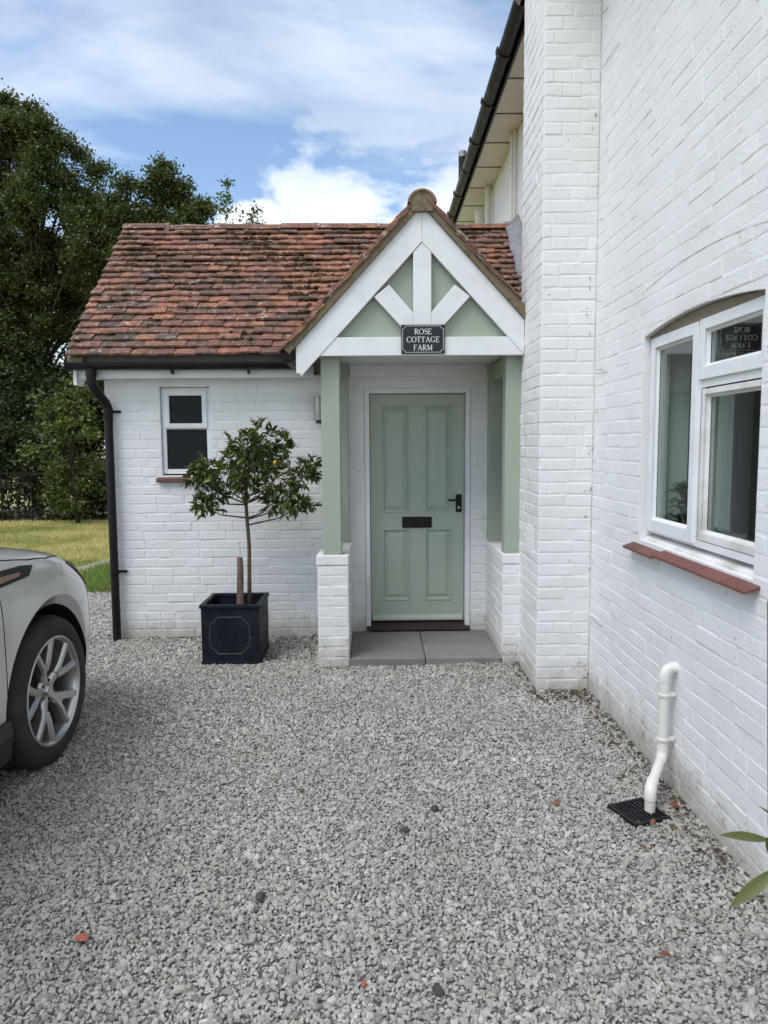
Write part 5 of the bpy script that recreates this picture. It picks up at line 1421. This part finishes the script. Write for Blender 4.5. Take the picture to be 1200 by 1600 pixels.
make_tree('alder_tree', 'lower leafy tree rising just behind the left end of the tiled roof', (-5.4, 17.2, -.03), BLOB_B, 36, 150, .075, M_LEAF_A, 2, .09, spread=.115, shell=.3)
make_tree('birch_sapling', 'thin birch sapling with sparse leaves showing above the roof ridge, left one', (-3.1, 15.5, -.03), BLOB_C, 60, 9, .085, M_LEAF_C, 3, .03, 'saplings behind the roof', .07)
make_tree('birch_sapling', 'thin shorter birch sapling just above the ridge, right of the other sapling', (-2.66, 16, -.03), BLOB_D, 60, 9, .085, M_LEAF_C, 4, .03, 'saplings behind the roof', .07)
make_tree('shrub', 'bright green leafy shrub catching the sun at the lawn edge beside the downpipe', (-6.3, 14.9, -.03), BLOB_E, 34, 34, .085, M_LEAF_C, 5, .05, spread=.10, cat='shrub', shell=.3)
def hedge():
    t = thing('hedge', 'dense shaded hedge closing off the far side of the lawn', 'hedge', (-8, 16, -.03)); rd = random.Random(3); cen = []
    for k in range(1500):
        x = rd.uniform(-12, -3.6); y = 15.7+rd.random()**2*1.3
        hgt = 1.35+.35*mnoise.noise(Vector((x*.8, 0, 1))) + (.7 if x < -7.0 else -.12)
        cen.append((x, y+.15*mnoise.noise(Vector((x*2, 2, 2))), rd.uniform(0, 1)**.8*hgt))
    vs, fs = leaf_cloud(cen, 26, (.13, .10, .11), .085, 9); quads('foliage', vs, fs, M_LEAF_B, t)
    m = MB()
    for k in range(40):
        x = -12+k*.21; m.tube([(x, 16.3, -.03), (x+rd.uniform(-.1, .1), 16.3, .9)], [.02, .008], 5)
    m.build('stem', M_BARK, t, kind='stuff')
hedge()
def dark_shrubs():
    k = 0
    for (x, y, r, z, lab) in ((-8.2, 17.3, 1.35, 2.1, 'dark shrub filling the gap under the tall tree'), (-10.4, 17.6, 1.5, 2.3, 'dark shrub under the tall tree at the very left edge'), (-6.6, 18.2, 1.2, 2.9, 'dark shrub under the lower tree behind the hedge')):
        bl = [((x+random.uniform(-.6, .6)*r, y+random.uniform(-.3, .3), z+random.uniform(-.8, .8)*r), r*.62) for _ in range(9)]
        make_tree('shrub', lab, (x, y, -.03), bl, 24, 60, .09, M_LEAF_B, 20+k, .06, spread=.16, cat='shrub'); k += 1
dark_shrubs()
rail = thing('railing_fence', 'dark iron railing in front of the hedge at the far left', 'fence', (-8, 15.45, -.03))
for k in range(21):
    x = -10.4+k*.16; m = MB(); m.box(x-.008, x+.008, 15.45, 15.466, -.03, 1.12); m.build('rail_bar', M_IRON, rail)
for z in (.18, 1.02):
    m = MB(); m.box(-10.5, -7.1, 15.467, 15.48, z, z+.035); m.build('rail', M_IRON, rail)

# ------------------------------------------------------------------ shrub leaning into the picture at the right edge
fg = thing('potted_shrub', 'out of focus green shrub leaves at the right edge of the picture', 'plant', (1.0, 1.15, .012))
m = MB(); m.lathe([(0, 0), (.085, 0), (.115, .21), (.122, .21), (.122, .235), (.108, .235), (.10, .19), (0, .185)], 24, lambda a, b, h: (1.0+a, 1.15+b, .012+h)); m.build('pot', simple('terracotta', (.30, .13, .08), .8), fg, auto=40)
m = MB(); m.tube([(1.0, 1.15, .19), (.94, 1.30, .42), (.855, 1.44, .63), (.838, 1.45, .78), (.826, 1.45, 1.0), (.812, 1.45, 1.27)], [.006, .0055, .005, .0042, .003, .0015], 8); m.build('stem', M_STEM, fg, smooth=True)
def fl(base, tip, w, curl, roll):
    base, tip = Vector(base), Vector(tip); L_ = (tip-base).length; v, f = leaf_shape(1, w/L_, curl, .16)
    mw = leaf_matrix(base, (tip-base), L_, roll); m = MB(); m.add([mw @ Vector(q) for q in v], f)
    o = m.build('leaf', M_LEAF_F, fg, smooth=True); sb = o.modifiers.new('s', 'SUBSURF'); sb.levels = 1; sb.render_levels = 1
fl((.842, 1.45, .745), (.718, 1.42, .780), .026, .05, -.5)
fl((.862, 1.45, .685), (.752, 1.44, .597), .030, .10, -.9)
fl((.846, 1.45, .70), (.838, 1.44, .77), .03, .1, 0)
fl((.84, 1.45, .80), (.80, 1.43, .84), .012, .1, .2)
fl((.835, 1.45, .86), (.93, 1.42, .93), .03, .2, .2)
fl((.83, 1.45, .95), (.93, 1.47, .99), .03, .2, .4)
fl((.845, 1.45, .66), (.95, 1.43, .70), .03, .2, -.4)
fl((.82, 1.45, 1.10), (.90, 1.40, 1.17), .026, .2, .2)
fl((.91, 1.36, .50), (1.0, 1.40, .54), .03, .2, 0)
